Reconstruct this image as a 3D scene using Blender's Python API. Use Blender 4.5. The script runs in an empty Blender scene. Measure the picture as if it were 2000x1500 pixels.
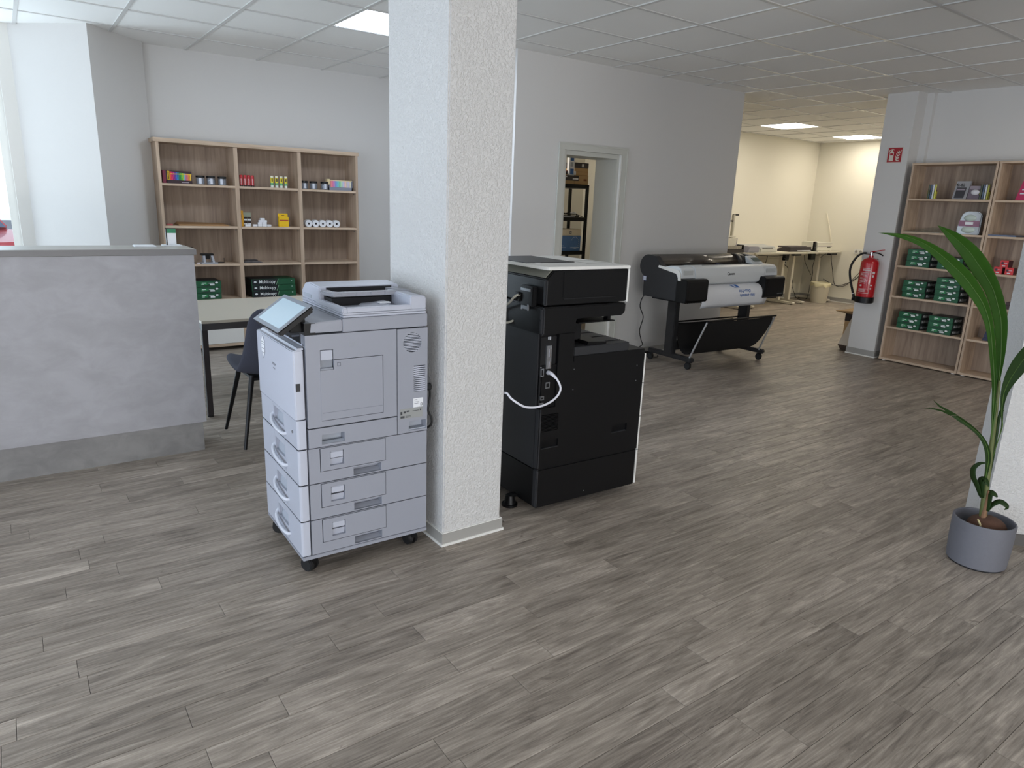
import bpy, bmesh, math, random
from mathutils import Vector, Matrix
random.seed(7)
S = bpy.context.scene
C = S.collection
PI = math.pi
# ---------------------------------------------------------------- camera
cd = bpy.data.cameras.new('camera'); cam = bpy.data.objects.new('camera', cd); C.objects.link(cam)
RC = Matrix(((.81387716, .11765375, -.56900049), (-.57983965, .22729714, -.78238226), (.03728198, .96669209, .25321226)))
cam.matrix_world = Matrix.Translation((0, 0, 1.475)) @ RC.to_4x4()
cd.sensor_width = 36; cd.lens = 1349.308 * 36 / 2000; cd.clip_start = .05; cd.clip_end = 200
S.camera = cam
# ---------------------------------------------------------------- exposure, world, daylight
S.view_settings.view_transform = 'Standard'; S.view_settings.look = 'None'
S.view_settings.gamma = 1; S.view_settings.use_curve_mapping = False
S.view_settings.exposure = 0.04
W = bpy.data.worlds.new('world'); S.world = W; W.use_nodes = True
bg = W.node_tree.nodes['Background']; bg.inputs[0].default_value = (.72, .85, 1, 1); bg.inputs[1].default_value = 1.5
def area(name, loc, rot, sx, sy, power, col):
    l = bpy.data.lights.new(name, 'AREA'); l.shape = 'RECTANGLE'; l.size = sx; l.size_y = sy; l.energy = power; l.color = col
    o = bpy.data.objects.new(name, l); C.objects.link(o); o.location = loc; o.rotation_euler = rot; return o
DAY = (.74, .83, 1.0)
area('daylight_left', (-5.4, 0.4, 1.45), (0, -PI/2, 0), 2.3, 9.0, 115, DAY)
area('daylight_left_pavement', (-5.4, 0.4, .35), (0, -PI*.82, 0), .8, 9.0, 400, (.74, .85, 1.0))
area('daylight_street', (-2.2, 7.75, 1.5), (-PI/2, 0, 0), 4.4, 2.2, 95, (.66, .86, 1.0))
area('daylight_street_pavement', (-2.2, 7.75, .4), (-PI*.77, 0, 0), 4.4, .8, 120, (.78, .90, 1.0))
area('daylight_door', (-.2, -5.3, 1.4), (PI/2, 0, 0), 6.0, 2.2, 135, (1.0, .97, .95))
area('daylight_door_pavement', (-.2, -5.3, .35), (PI*.77, 0, 0), 6.0, .8, 210, (1.0, .98, .97))

# ---------------------------------------------------------------- materials
def lin(c):
    return tuple(((v/255)/12.92 if v/255 <= .04045 else ((v/255+.055)/1.055)**2.4) for v in c) + (1,)
MATS = {}
def mat(name, c, rough=.5, metal=0, bump=0, bscale=200, var=0, vscale=8, emit=None, spec=.5, alpha=None, coat=0):
    if name in MATS: return MATS[name]
    m = bpy.data.materials.new(name); m.use_nodes = True; n = m.node_tree.nodes; L = m.node_tree.links
    p = n['Principled BSDF']; col = lin(c)
    p.inputs['Base Color'].default_value = col; p.inputs['Roughness'].default_value = rough; p.inputs['Metallic'].default_value = metal
    p.inputs['Specular IOR Level'].default_value = spec
    if coat: p.inputs['Coat Weight'].default_value = coat
    tc = n.new('ShaderNodeTexCoord')
    if var:
        t = n.new('ShaderNodeTexNoise'); t.inputs['Scale'].default_value = vscale; t.inputs['Detail'].default_value = 5
        L.new(tc.outputs['Object'], t.inputs['Vector'])
        mx = n.new('ShaderNodeMix'); mx.data_type = 'RGBA'
        mx.inputs[6].default_value = tuple(v*(1-var) for v in col[:3])+(1,); mx.inputs[7].default_value = tuple(min(1, v*(1+var)) for v in col[:3])+(1,)
        L.new(t.outputs['Fac'], mx.inputs[0]); L.new(mx.outputs[2], p.inputs['Base Color'])
    if bump:
        t = n.new('ShaderNodeTexNoise'); t.inputs['Scale'].default_value = bscale; t.inputs['Detail'].default_value = 3
        L.new(tc.outputs['Object'], t.inputs['Vector'])
        b = n.new('ShaderNodeBump'); b.inputs['Strength'].default_value = bump; b.inputs['Distance'].default_value = .004
        L.new(t.outputs['Fac'], b.inputs['Height']); L.new(b.outputs[0], p.inputs['Normal'])
    if emit:
        p.inputs['Emission Color'].default_value = lin(emit[0]); p.inputs['Emission Strength'].default_value = emit[1]
    if alpha is not None:
        p.inputs['Alpha'].default_value = alpha
    MATS[name] = m; return m
def glass(name, c, rough=.02, ior=1.45):
    m = bpy.data.materials.new(name); m.use_nodes = True; p = m.node_tree.nodes['Principled BSDF']
    p.inputs['Base Color'].default_value = lin(c); p.inputs['Transmission Weight'].default_value = 1; p.inputs['Roughness'].default_value = rough
    p.inputs['IOR'].default_value = ior; MATS[name] = m; return m
def roughcast(name, c, scale, dist):
    m = mat(name, c, .85); n = m.node_tree.nodes; L = m.node_tree.links; p = n['Principled BSDF']
    tc = n.new('ShaderNodeTexCoord')
    v = n.new('ShaderNodeTexNoise'); v.inputs['Scale'].default_value = scale; v.inputs['Detail'].default_value = 3.5; v.inputs['Roughness'].default_value = .6
    L.new(tc.outputs['Object'], v.inputs['Vector'])
    r = n.new('ShaderNodeValToRGB'); r.color_ramp.elements[0].position = .42; r.color_ramp.elements[1].position = .66
    L.new(v.outputs['Fac'], r.inputs['Fac'])
    b = n.new('ShaderNodeBump'); b.inputs['Strength'].default_value = .55; b.inputs['Distance'].default_value = dist
    L.new(r.outputs[0], b.inputs['Height']); L.new(b.outputs[0], p.inputs['Normal']); return m
def wood_mat(name, c1, c2, axis, rough=.55, sc=1.0):
    """oak laminate, grain along the given axis of object space"""
    m = bpy.data.materials.new(name); m.use_nodes = True; n = m.node_tree.nodes; L = m.node_tree.links; p = n['Principled BSDF']
    tc = n.new('ShaderNodeTexCoord'); mp = n.new('ShaderNodeMapping')
    s = [38*sc]*3; s[axis] = 2.2*sc; mp.inputs['Scale'].default_value = s
    L.new(tc.outputs['Object'], mp.inputs['Vector'])
    a = n.new('ShaderNodeTexNoise'); a.inputs['Scale'].default_value = 1; a.inputs['Detail'].default_value = 6; a.inputs['Roughness'].default_value = .62; a.inputs['Distortion'].default_value = .6
    L.new(mp.outputs[0], a.inputs['Vector'])
    mp2 = n.new('ShaderNodeMapping'); s2 = [9*sc]*3; s2[axis] = .7*sc; mp2.inputs['Scale'].default_value = s2
    L.new(tc.outputs['Object'], mp2.inputs['Vector'])
    b = n.new('ShaderNodeTexNoise'); b.inputs['Scale'].default_value = 1; b.inputs['Detail'].default_value = 4; b.inputs['Distortion'].default_value = 1.2
    L.new(mp2.outputs[0], b.inputs['Vector'])
    ad = n.new('ShaderNodeMath'); ad.operation = 'ADD'; L.new(a.outputs['Fac'], ad.inputs[0]); L.new(b.outputs['Fac'], ad.inputs[1])
    hf = n.new('ShaderNodeMath'); hf.operation = 'MULTIPLY'; hf.inputs[1].default_value = .5; L.new(ad.outputs[0], hf.inputs[0])
    r = n.new('ShaderNodeValToRGB'); e = r.color_ramp.elements
    e[0].position = .36; e[0].color = lin(c1); e[1].position = .62; e[1].color = lin(c2)
    L.new(hf.outputs[0], r.inputs['Fac']); L.new(r.outputs[0], p.inputs['Base Color']); p.inputs['Roughness'].default_value = rough
    bp = n.new('ShaderNodeBump'); bp.inputs['Strength'].default_value = .12; bp.inputs['Distance'].default_value = .001
    L.new(a.outputs['Fac'], bp.inputs['Height']); L.new(bp.outputs[0], p.inputs['Normal'])
    MATS[name] = m; return m
def floor_mat():
    m = bpy.data.materials.new('floor_oak'); m.use_nodes = True; n = m.node_tree.nodes; L = m.node_tree.links; p = n['Principled BSDF']
    g = n.new('ShaderNodeNewGeometry'); at = n.new('ShaderNodeAttribute'); at.attribute_name = 'tone'
    # shift the pattern from board to board
    sh = n.new('ShaderNodeCombineXYZ'); mu = n.new('ShaderNodeMath'); mu.operation = 'MULTIPLY'; mu.inputs[1].default_value = 37.0
    L.new(at.outputs['Fac'], mu.inputs[0]); L.new(mu.outputs[0], sh.inputs[0]); L.new(mu.outputs[0], sh.inputs[2])
    va = n.new('ShaderNodeVectorMath'); va.operation = 'ADD'; L.new(g.outputs['Position'], va.inputs[0]); L.new(sh.outputs[0], va.inputs[1])
    def noise(sx, sy, det, dist, rg=.6):
        mp = n.new('ShaderNodeMapping'); mp.inputs['Scale'].default_value = (sx, sy, 3); L.new(va.outputs[0], mp.inputs['Vector'])
        t = n.new('ShaderNodeTexNoise'); t.inputs['Scale'].default_value = 1; t.inputs['Detail'].default_value = det; t.inputs['Distortion'].default_value = dist; t.inputs['Roughness'].default_value = rg
        L.new(mp.outputs[0], t.inputs['Vector']); return t.outputs['Fac']
    fine = noise(5, 190, 6, .4, .7); mid = noise(1.6, 19, 7, 3.2, .72); big = noise(1.4, 8, 5, 2.4, .6); knot = noise(7, 15, 2, 2.5)
    def mix(a, b, fa, fb):
        x = n.new('ShaderNodeMath'); x.operation = 'MULTIPLY'; x.inputs[1].default_value = fa; L.new(a, x.inputs[0])
        y = n.new('ShaderNodeMath'); y.operation = 'MULTIPLY_ADD'; y.inputs[1].default_value = fb; L.new(b, y.inputs[0]); L.new(x.outputs[0], y.inputs[2]); return y.outputs[0]
    s = mix(fine, mid, .24, .46); s2 = mix(s, big, 1.0, .34); s3 = mix(s2, at.outputs['Fac'], 1.0, .075)
    r = n.new('ShaderNodeValToRGB'); e = r.color_ramp.elements
    e[0].position = .41; e[0].color = lin((96, 87, 79)); e[1].position = .72; e[1].color = lin((204, 193, 180))
    x = e.new(.55); x.color = lin((146, 136, 125)); x = e.new(.62); x.color = lin((168, 157, 145))
    L.new(s3, r.inputs['Fac'])
    kr = n.new('ShaderNodeValToRGB'); ke = kr.color_ramp.elements; ke[0].position = .69; ke[0].color = (1, 1, 1, 1); ke[1].position = .80; ke[1].color = (.45, .42, .40, 1)
    L.new(knot, kr.inputs['Fac'])
    mm = n.new('ShaderNodeMix'); mm.data_type = 'RGBA'; mm.blend_type = 'MULTIPLY'; mm.inputs[0].default_value = 1
    L.new(r.outputs[0], mm.inputs[6]); L.new(kr.outputs[0], mm.inputs[7]); L.new(mm.outputs[2], p.inputs['Base Color'])
    rr = n.new('ShaderNodeMapRange'); rr.inputs['To Min'].default_value = .34; rr.inputs['To Max'].default_value = .48; L.new(fine, rr.inputs['Value']); L.new(rr.outputs[0], p.inputs['Roughness'])
    p.inputs['Specular IOR Level'].default_value = .42
    b = n.new('ShaderNodeBump'); b.inputs['Strength'].default_value = .18; b.inputs['Distance'].default_value = .0012; L.new(fine, b.inputs['Height']); L.new(b.outputs[0], p.inputs['Normal'])
    MATS['floor_oak'] = m; return m
def concrete_mat(name, c1, c2):
    m = bpy.data.materials.new(name); m.use_nodes = True; n = m.node_tree.nodes; L = m.node_tree.links; p = n['Principled BSDF']
    tc = n.new('ShaderNodeTexCoord')
    mp = n.new('ShaderNodeMapping'); mp.inputs['Scale'].default_value = (2.2, 3, 3.4); L.new(tc.outputs['Object'], mp.inputs['Vector'])
    a = n.new('ShaderNodeTexNoise'); a.inputs['Scale'].default_value = 3.0; a.inputs['Detail'].default_value = 10; a.inputs['Roughness'].default_value = .62; a.inputs['Distortion'].default_value = .5
    L.new(mp.outputs[0], a.inputs['Vector'])
    r = n.new('ShaderNodeValToRGB'); e = r.color_ramp.elements; e[0].position = .36; e[0].color = lin(c1); e[1].position = .64; e[1].color = lin(c2)
    L.new(a.outputs['Fac'], r.inputs['Fac']); L.new(r.outputs[0], p.inputs['Base Color']); p.inputs['Roughness'].default_value = .5
    MATS[name] = m; return m

M_WALL = mat('wall_paint', (211, 210, 208), .85, bump=.25, bscale=260)
M_WALLC = mat('wall_paint_back', (226, 222, 208), .85)
M_ROUGH = roughcast('roughcast', (209, 208, 206), 95, .0075)
M_CEIL = mat('ceiling_tile', (240, 240, 238), .95, bump=.35, bscale=420)
M_TBAR = mat('ceiling_bar', (205, 205, 203), .3)
M_DARK = mat('void', (24, 22, 21), .9)
M_BASE = mat('baseboard_grey', (158, 156, 151), .6)
M_WHITE = mat('white_trim', (226, 225, 220), .5)
M_FLOOR = floor_mat()
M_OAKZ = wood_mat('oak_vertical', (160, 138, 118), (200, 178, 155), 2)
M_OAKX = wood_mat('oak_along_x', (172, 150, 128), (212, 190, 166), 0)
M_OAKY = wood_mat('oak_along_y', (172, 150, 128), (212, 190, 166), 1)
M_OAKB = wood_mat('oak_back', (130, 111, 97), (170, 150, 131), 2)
M_CONC = concrete_mat('concrete_laminate', (150, 149, 152), (161, 160, 164))
M_CONCD = concrete_mat('concrete_plinth', (116, 114, 113), (132, 130, 128))
M_GREYP = mat('light_grey_plastic', (150, 153, 163), .42, bump=.05, bscale=900)
M_GREYL = mat('pale_plastic_sheen', (182, 186, 198), .4)  # on drawer fronts, window sheen put into the colour; same plastic as sides
M_GREYD = mat('grey_inner', (112, 112, 116), .55)
M_GAP = mat('gap_black', (20, 20, 24), .7)
M_BLK = mat('black_plastic', (9, 9, 11), .4, spec=.35, bump=.04, bscale=900)
M_BLK2 = mat('charcoal_plastic', (42, 43, 46), .45, bump=.05, bscale=700)
M_BLKM = mat('matt_black', (14, 13, 15), .85)
M_RUB = mat('black_rubber', (16, 16, 17), .6)
M_CHROME = mat('chrome', (200, 200, 205), .25, metal=1)
M_STEEL = mat('steel', (150, 152, 156), .4, metal=.8)
M_PAPER = mat('paper_white', (228, 230, 234), .7)
M_CABLE = mat('cable_white', (222, 222, 230), .5)
M_CABLEG = mat('cable_grey', (186, 184, 172), .5)

# ---------------------------------------------------------------- mesh helpers
class B:
    def __init__(s): s.bm = bmesh.new()
    def _merge(s, t, mi, bev, seg=2):
        if bev: bmesh.ops.bevel(t, geom=[e for e in t.edges], offset=bev, segments=seg, affect='EDGES', clamp_overlap=True)
        for f in t.faces: f.material_index = mi
        me = bpy.data.meshes.new('t'); t.to_mesh(me); t.free(); s.bm.from_mesh(me); bpy.data.meshes.remove(me); return s
    def box(s, x0, x1, y0, y1, z0, z1, mi=0, bev=0, seg=2):
        t = bmesh.new(); v = [t.verts.new(p) for p in ((x0,y0,z0),(x1,y0,z0),(x1,y1,z0),(x0,y1,z0),(x0,y0,z1),(x1,y0,z1),(x1,y1,z1),(x0,y1,z1))]
        for q in ((3,2,1,0),(4,5,6,7),(0,1,5,4),(1,2,6,5),(2,3,7,6),(3,0,4,7)): t.faces.new([v[i] for i in q])
        return s._merge(t, mi, bev, seg)
    def hexa(s, p, mi=0, bev=0, seg=2):
        """eight corners: bottom ring then top ring"""
        t = bmesh.new(); v = [t.verts.new(q) for q in p]
        for q in ((3,2,1,0),(4,5,6,7),(0,1,5,4),(1,2,6,5),(2,3,7,6),(3,0,4,7)): t.faces.new([v[i] for i in q])
        bmesh.ops.recalc_face_normals(t, faces=t.faces[:]); return s._merge(t, mi, bev, seg)
    def prism(s, poly, axis, a0, a1, mi=0, bev=0, seg=2):
        """poly in the two other axes (in order), extruded along axis"""
        t = bmesh.new()
        def P(u, w, a): return ((a, u, w), (u, a, w), (u, w, a))[axis]
        lo = [t.verts.new(P(u, w, a0)) for u, w in poly]; hi = [t.verts.new(P(u, w, a1)) for u, w in poly]
        t.faces.new(lo[::-1]); t.faces.new(hi); n = len(poly)
        for i in range(n): t.faces.new((lo[i], lo[(i+1) % n], hi[(i+1) % n], hi[i]))
        bmesh.ops.recalc_face_normals(t, faces=t.faces[:]); return s._merge(t, mi, bev, seg)
    def slab(s, pl, a0, a1, b0, b1, t0, t1, holes=(), mi=0):
        """slab with rectangular holes; pl 'x','y','z' is the thickness axis"""
        A = sorted({a0, a1} | {h[0] for h in holes} | {h[1] for h in holes}); Bv = sorted({b0, b1} | {h[2] for h in holes} | {h[3] for h in holes})
        for i in range(len(A)-1):
            for j in range(len(Bv)-1):
                ca, cb = (A[i]+A[i+1])/2, (Bv[j]+Bv[j+1])/2
                if any(h[0] < ca < h[1] and h[2] < cb < h[3] for h in holes): continue
                if pl == 'y': s.box(A[i], A[i+1], t0, t1, Bv[j], Bv[j+1], mi)
                elif pl == 'x': s.box(t0, t1, A[i], A[i+1], Bv[j], Bv[j+1], mi)
                else: s.box(A[i], A[i+1], Bv[j], Bv[j+1], t0, t1, mi)
        return s
    def cyl(s, p0, p1, r, r1=None, n=20, mi=0, bev=0):
        r1 = r if r1 is None else r1; p0 = Vector(p0); p1 = Vector(p1); d = p1-p0
        t = bmesh.new(); bmesh.ops.create_cone(t, cap_ends=True, segments=n, radius1=r, radius2=r1, depth=d.length)
        if bev: bmesh.ops.bevel(t, geom=[e for e in t.edges if len(e.link_faces) == 2 and any(len(f.verts) > 4 for f in e.link_faces)], offset=bev, segments=2, affect='EDGES')
        M = Matrix.Translation((p0+p1)/2) @ d.to_track_quat('Z', 'Y').to_matrix().to_4x4(); bmesh.ops.transform(t, matrix=M, verts=t.verts[:])
        return s._merge(t, mi, 0)
    def tube(s, pts, r, n=8, mi=0, smooth=4):
        pts = [Vector(p) for p in pts]
        if smooth and len(pts) > 2:
            q = []; m = len(pts)
            for i in range(m-1):
                p0 = pts[max(i-1, 0)]; p1 = pts[i]; p2 = pts[i+1]; p3 = pts[min(i+2, m-1)]
                for k in range(smooth):
                    t = k/smooth; q.append(.5*((2*p1)+(p2-p0)*t+(2*p0-5*p1+4*p2-p3)*t*t+(3*p1-p0-3*p2+p3)*t**3))
            q.append(pts[-1]); pts = q
        rad = r if callable(r) else (lambda t: r)
        rings = []; prev = None; N = len(pts)
        for i, p in enumerate(pts):
            d = (pts[min(i+1, N-1)]-pts[max(i-1, 0)]).normalized()
            if prev is None: a = d.orthogonal().normalized()
            else: a = (prev-d*prev.dot(d)).normalized()
            prev = a; c = d.cross(a); rr = rad(i/(N-1))
            rings.append([s.bm.verts.new(p+rr*(math.cos(2*PI*k/n)*a+math.sin(2*PI*k/n)*c)) for k in range(n)])
        for i in range(N-1):
            for k in range(n):
                f = s.bm.faces.new((rings[i][k], rings[i][(k+1) % n], rings[i+1][(k+1) % n], rings[i+1][k])); f.material_index = mi
        for rg, o in ((rings[0], -1), (rings[-1], 1)):
            f = s.bm.faces.new(rg[::o]); f.material_index = mi
        return s
    def lathe(s, prof, c=(0, 0, 0), n=32, mi=0):
        rings = []
        for r, z in prof:
            if r < 1e-6: rings.append([s.bm.verts.new((c[0], c[1], c[2]+z))])
            else: rings.append([s.bm.verts.new((c[0]+r*math.cos(2*PI*k/n), c[1]+r*math.sin(2*PI*k/n), c[2]+z)) for k in range(n)])
        for a, b in zip(rings, rings[1:]):
            for k in range(n):
                if len(a) == 1 and len(b) == 1: continue
                if len(a) == 1: vs = (a[0], b[(k+1) % n], b[k])
                elif len(b) == 1: vs = (a[k], a[(k+1) % n], b[0])
                else: vs = (a[k], a[(k+1) % n], b[(k+1) % n], b[k])
                f = s.bm.faces.new(vs); f.material_index = mi
        return s
    def quad(s, p, mi=0):
        f = s.bm.faces.new([s.bm.verts.new(q) for q in p]); f.material_index = mi; return s
    def poly(s, pts, mi=0): return s.quad(pts, mi)
    def grid(s, rows, mi=0):
        V = [[s.bm.verts.new(p) for p in r] for r in rows]
        for i in range(len(V)-1):
            for j in range(len(V[0])-1):
                f = s.bm.faces.new((V[i][j], V[i][j+1], V[i+1][j+1], V[i+1][j])); f.material_index = mi
        return s
    def ball(s, c, r, sx=1, sy=1, sz=1, mi=0, n=16):
        t = bmesh.new(); bmesh.ops.create_uvsphere(t, u_segments=n, v_segments=n//2+2, radius=r)
        bmesh.ops.transform(t, matrix=Matrix.Translation(c) @ Matrix.Diagonal((sx, sy, sz, 1)), verts=t.verts[:]); return s._merge(t, mi, 0)
def mesh_of(name, b, mats, smooth=True):
    me = bpy.data.meshes.new(name)
    if isinstance(b, B): b.bm.normal_update(); b.bm.to_mesh(me); b.bm.free()
    else: me = b; me.name = name
    me.materials.clear()
    for m in (mats if isinstance(mats, (list, tuple)) else [mats]): me.materials.append(m)
    if smooth and len(me.polygons) < 200000:
        me.shade_smooth(); me.set_sharp_from_angle(angle=math.radians(34))
    return me
def obj(name, b, mats, parent=None, label=None, smooth=True):
    o = bpy.data.objects.new(name, mesh_of(name, b, mats, smooth)); C.objects.link(o)
    if parent: o.parent = parent
    if label: o['label'] = label
    return o
def tag(o, label, cat, group=None, kind=None):
    o['label'] = label; o['category'] = cat
    if group: o['group'] = group
    if kind: o['kind'] = kind
    return o
def thing(name, label, cat, loc=(0, 0, 0), rz=0, group=None):
    o = bpy.data.objects.new(name, None); C.objects.link(o); o.empty_display_size = .05
    o.location = loc; o.rotation_euler = (0, 0, math.radians(rz)); return tag(o, label, cat, group)
def struct(name, b, mats, parent=None, label=None, smooth=False):
    o = obj(name, b, mats, parent, label, smooth)
    if parent is None: o['kind'] = 'structure'
    return o
def dup(root, loc, rz=None, label=None, group=None, child_labels=True):
    r = root.copy(); C.objects.link(r); r.location = loc
    if rz is not None: r.rotation_euler = (0, 0, math.radians(rz))
    if label: r['label'] = label
    if group: r['group'] = group
    for ch in list(root.children):
        c = ch.copy(); C.objects.link(c); c.parent = r
        for g in list(ch.children):
            d = g.copy(); C.objects.link(d); d.parent = c
    return r
def text_mesh(txt, size, o, X, Y, bold=False, align='LEFT', sx=1.0):
    cu = bpy.data.curves.new('txt', 'FONT'); cu.body = txt; cu.size = size; cu.align_x = align; cu.offset = size*.010 if bold else 0
    t = bpy.data.objects.new('txt', cu); C.objects.link(t)
    me = bpy.data.meshes.new_from_object(t.evaluated_get(bpy.context.evaluated_depsgraph_get()))
    bpy.data.objects.remove(t); bpy.data.curves.remove(cu)
    o = Vector(o); X = Vector(X).normalized(); Y = Vector(Y).normalized()
    for v in me.vertices: v.co = o + X*v.co.x*sx + Y*v.co.y
    return me
def text(name, txt, size, o, X, Y, m, parent, bold=False, align='LEFT', sx=1.0):
    me = text_mesh(txt, size, o, X, Y, bold, align, sx); return obj(name, me, m, parent, smooth=False)

# ---------------------------------------------------------------- floor
def proj(x, y, z):
    p = RC.transposed() @ (Vector((x, y, z))-Vector((0, 0, 1.475)))
    if p.z > -.05: return None
    return (1000-1349.3*p.x/p.z, 750+1349.3*p.y/p.z, -p.z)
CEILZ = 2.69
fl = struct('floor', B().box(-5.2, 12.0, -5.1, 7.5, -.12, -.0035), M_DARK)
PW = .1023; planks = []
k0 = int((-5.0-1.33)/PW)
for k in range(k0, int((7.35-1.33)/PW)+1):
    y = 1.33+k*PW; x = -5.0-((k*.137*3.2+random.random()*.25) % .95)
    while x < 11.85:
        Lk = random.choice((.92, .92, .92, 1.1, .75)); x1 = min(x+Lk, 11.85)
        if x1 > -5.0: planks.append((max(x, -5.0), x1, y))
        x += Lk
def vis(pk):
    q = [proj((pk[0]*(1-t)+pk[1]*t), pk[2]+PW/2, 0) for t in (0, .5, 1)]
    q = [a for a in q if a and -60 < a[0] < 2060 and -40 < a[1] < 1560]
    return min((a[2] for a in q), default=1e9)
planks.sort(key=vis)
def plank_verts(bm, x0, x1, y, lay, tone):
    g = .0006; e = .0016; z = 0
    a = [(x0+g, y+g), (x1-g, y+g), (x1-g, y+PW-g), (x0+g, y+PW-g)]
    c = [(x0+g+e, y+g+e), (x1-g-e, y+g+e), (x1-g-e, y+PW-g-e), (x0+g+e, y+PW-g-e)]
    bt = [bm.verts.new((*p, -.0034)) for p in a]; mdl = [bm.verts.new((*p, -.0006)) for p in a]; tp = [bm.verts.new((*p, z)) for p in c]
    bm.faces.new(tp)
    for i in range(4):
        bm.faces.new((mdl[i], mdl[(i+1) % 4], tp[(i+1) % 4], tp[i])); bm.faces.new((bt[i], bt[(i+1) % 4], mdl[(i+1) % 4], mdl[i]))
    for v in bt+mdl+tp: v[lay] = tone
def plank_mesh(lst):
    bm = bmesh.new(); lay = bm.verts.layers.float.new('tone')
    for x0, x1, y in lst: plank_verts(bm, x0, x1, y, lay, min(1, max(0, random.gauss(.5, .27))))
    me = bpy.data.meshes.new('plank'); bm.to_mesh(me); bm.free(); me.materials.append(M_FLOOR); return me
for pk in planks[:300]:
    o = bpy.data.objects.new('floor_plank', plank_mesh([pk])); C.objects.link(o); o.parent = fl
o = bpy.data.objects.new('floor_plank_field', plank_mesh(planks[300:])); C.objects.link(o); o.parent = fl; o['kind'] = 'stuff'

# ---------------------------------------------------------------- ceiling
TP = .6265; X0 = .235; Y0 = 2.22
LAMPS = {(3, 4), (14, 6), (17, 6), (7, 7), (15, 3), (17, 3), (9, -2)}
ce = struct('ceiling', B().box(-5.2, 12.0, -5.1, 7.5, CEILZ+.06, CEILZ+.16), M_CEIL)
cells = []
for i in range(-9, 19):
    for j in range(-12, 9):
        x0 = max(X0+i*TP, -5.0); x1 = min(X0+(i+1)*TP, 11.95); y0 = max(Y0+j*TP, -5.0); y1 = min(Y0+(j+1)*TP, 7.45)
        if x1-x0 > .03 and y1-y0 > .03 and (i, j) not in LAMPS: cells.append((x0, x1, y0, y1))
def cvis(c):
    q = [proj(x, y, CEILZ) for x in c[:2] for y in c[2:]]; q = [a for a in q if a and -80 < a[0] < 2080 and -80 < a[1] < 1500]
    return min((a[2] for a in q), default=1e9)
cells.sort(key=cvis)
for c in cells[:300]:
    obj('ceiling_tile', B().box(c[0]+.011, c[1]-.011, c[2]+.011, c[3]-.011, CEILZ+.001+random.uniform(0, .0015), CEILZ+.018), M_CEIL, ce, smooth=False)
if len(cells) > 300:
    bb = B()
    for c in cells[300:]: bb.box(c[0]+.011, c[1]-.011, c[2]+.011, c[3]-.011, CEILZ+.001, CEILZ+.018)
    o = obj('ceiling_tile_field', bb, M_CEIL, ce, smooth=False); o['kind'] = 'stuff'
for i in range(-8, 19): obj('ceiling_bar', B().box(X0+i*TP-.0125, X0+i*TP+.0125, -5.0, 7.45, CEILZ-.004, CEILZ+.004).box(X0+i*TP-.004, X0+i*TP+.004, -5.0, 7.45, CEILZ+.004, CEILZ+.03), M_TBAR, ce, smooth=False)
for j in range(-11, 9): obj('ceiling_cross_bar', B().box(-5.0, 11.95, Y0+j*TP-.0125, Y0+j*TP+.0125, CEILZ-.0035, CEILZ+.0035), M_TBAR, ce, smooth=False)
def lamp(i, j, label, col, st):
    if label: t = thing('ceiling_light', label, 'ceiling light', (X0+(i+.5)*TP, Y0+(j+.5)*TP, CEILZ), 0, 'square ceiling light panels')
    else:   # unseen panels, parented to the ceiling; most are added fill light
        t = bpy.data.objects.new('unseen_light_panel', None); C.objects.link(t); t.parent = ce; t.location = (X0+(i+.5)*TP, Y0+(j+.5)*TP, CEILZ)
    h = TP/2-.0135
    obj('diffuser', B().box(-h+.012, h-.012, -h+.012, h-.012, .001, .006), mat('lamp_'+col, {'w': (255, 250, 236), 'c': (255, 250, 240)}[col], .6, emit=({'w': (255, 246, 232), 'c': (226, 238, 255)}[col], st)), t, smooth=False)
    obj('frame', B().slab('z', -h, h, -h, h, 0, .012, [(-h+.012, h-.012, -h+.012, h-.012)]), M_WHITE, t, smooth=False)
lamp(3, 4, 'lit square ceiling panel cut off by the big white pillar', 'c', 24)
lamp(14, 6, 'lit ceiling panel of the back room, nearer the grey doorway wall', 'w', 13)
lamp(17, 6, 'lit ceiling panel of the back room, nearer the fire extinguisher sign', 'w', 13)
lamp(15, 3, None, 'w', 26)  # unseen panel, added to brighten the back-room floor
lamp(17, 3, None, 'w', 13)  # second unseen panel added for more light on that floor
lamp(9, -2, None, 'w', 12)  # unseen panel, added to lift the right wall and bookcases
lamp(7, 7, None, 'w', 16)

# ---------------------------------------------------------------- walls, pillars, windows, door
WT = 2.75
struct('wall_shelf', B().box(1.10, 3.70, 7.20, 7.40, -.1, WT), M_WALL)
struct('wall_corner', B().prism([(.19, 7.18), (.683, 6.691), (1.129, 7.13), (1.129, 7.40), (.187, 7.40)], 2, -.1, WT), M_WALL)
struct('wall_storage', B().box(3.55, 3.72, 5.28, 7.22, -.1, WT), M_WALL)
struct('wall_doorway', B().slab('y', 3.55, 6.52, -.1, WT, 4.98, 5.285, [(4.09, 4.785, -.1, 1.95)]), M_WALL)
struct('wall_partition', B().box(6.37, 6.52, 5.285, 7.35, -.1, WT), M_WALLC)
struct('wall_back', B().box(3.70, 12.0, 7.30, 7.45, -.1, WT), M_WALLC)
struct('wall_end', B().box(11.79, 11.95, 3.7, 7.32, -.1, WT), M_WALLC)
struct('wall_front', B().box(7.95, 11.95, 3.66, 3.80, -.1, WT), M_WALLC)
struct('wall_right', B().box(7.72, 7.90, -5.0, 3.66, -.1, WT), M_WALL)
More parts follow.
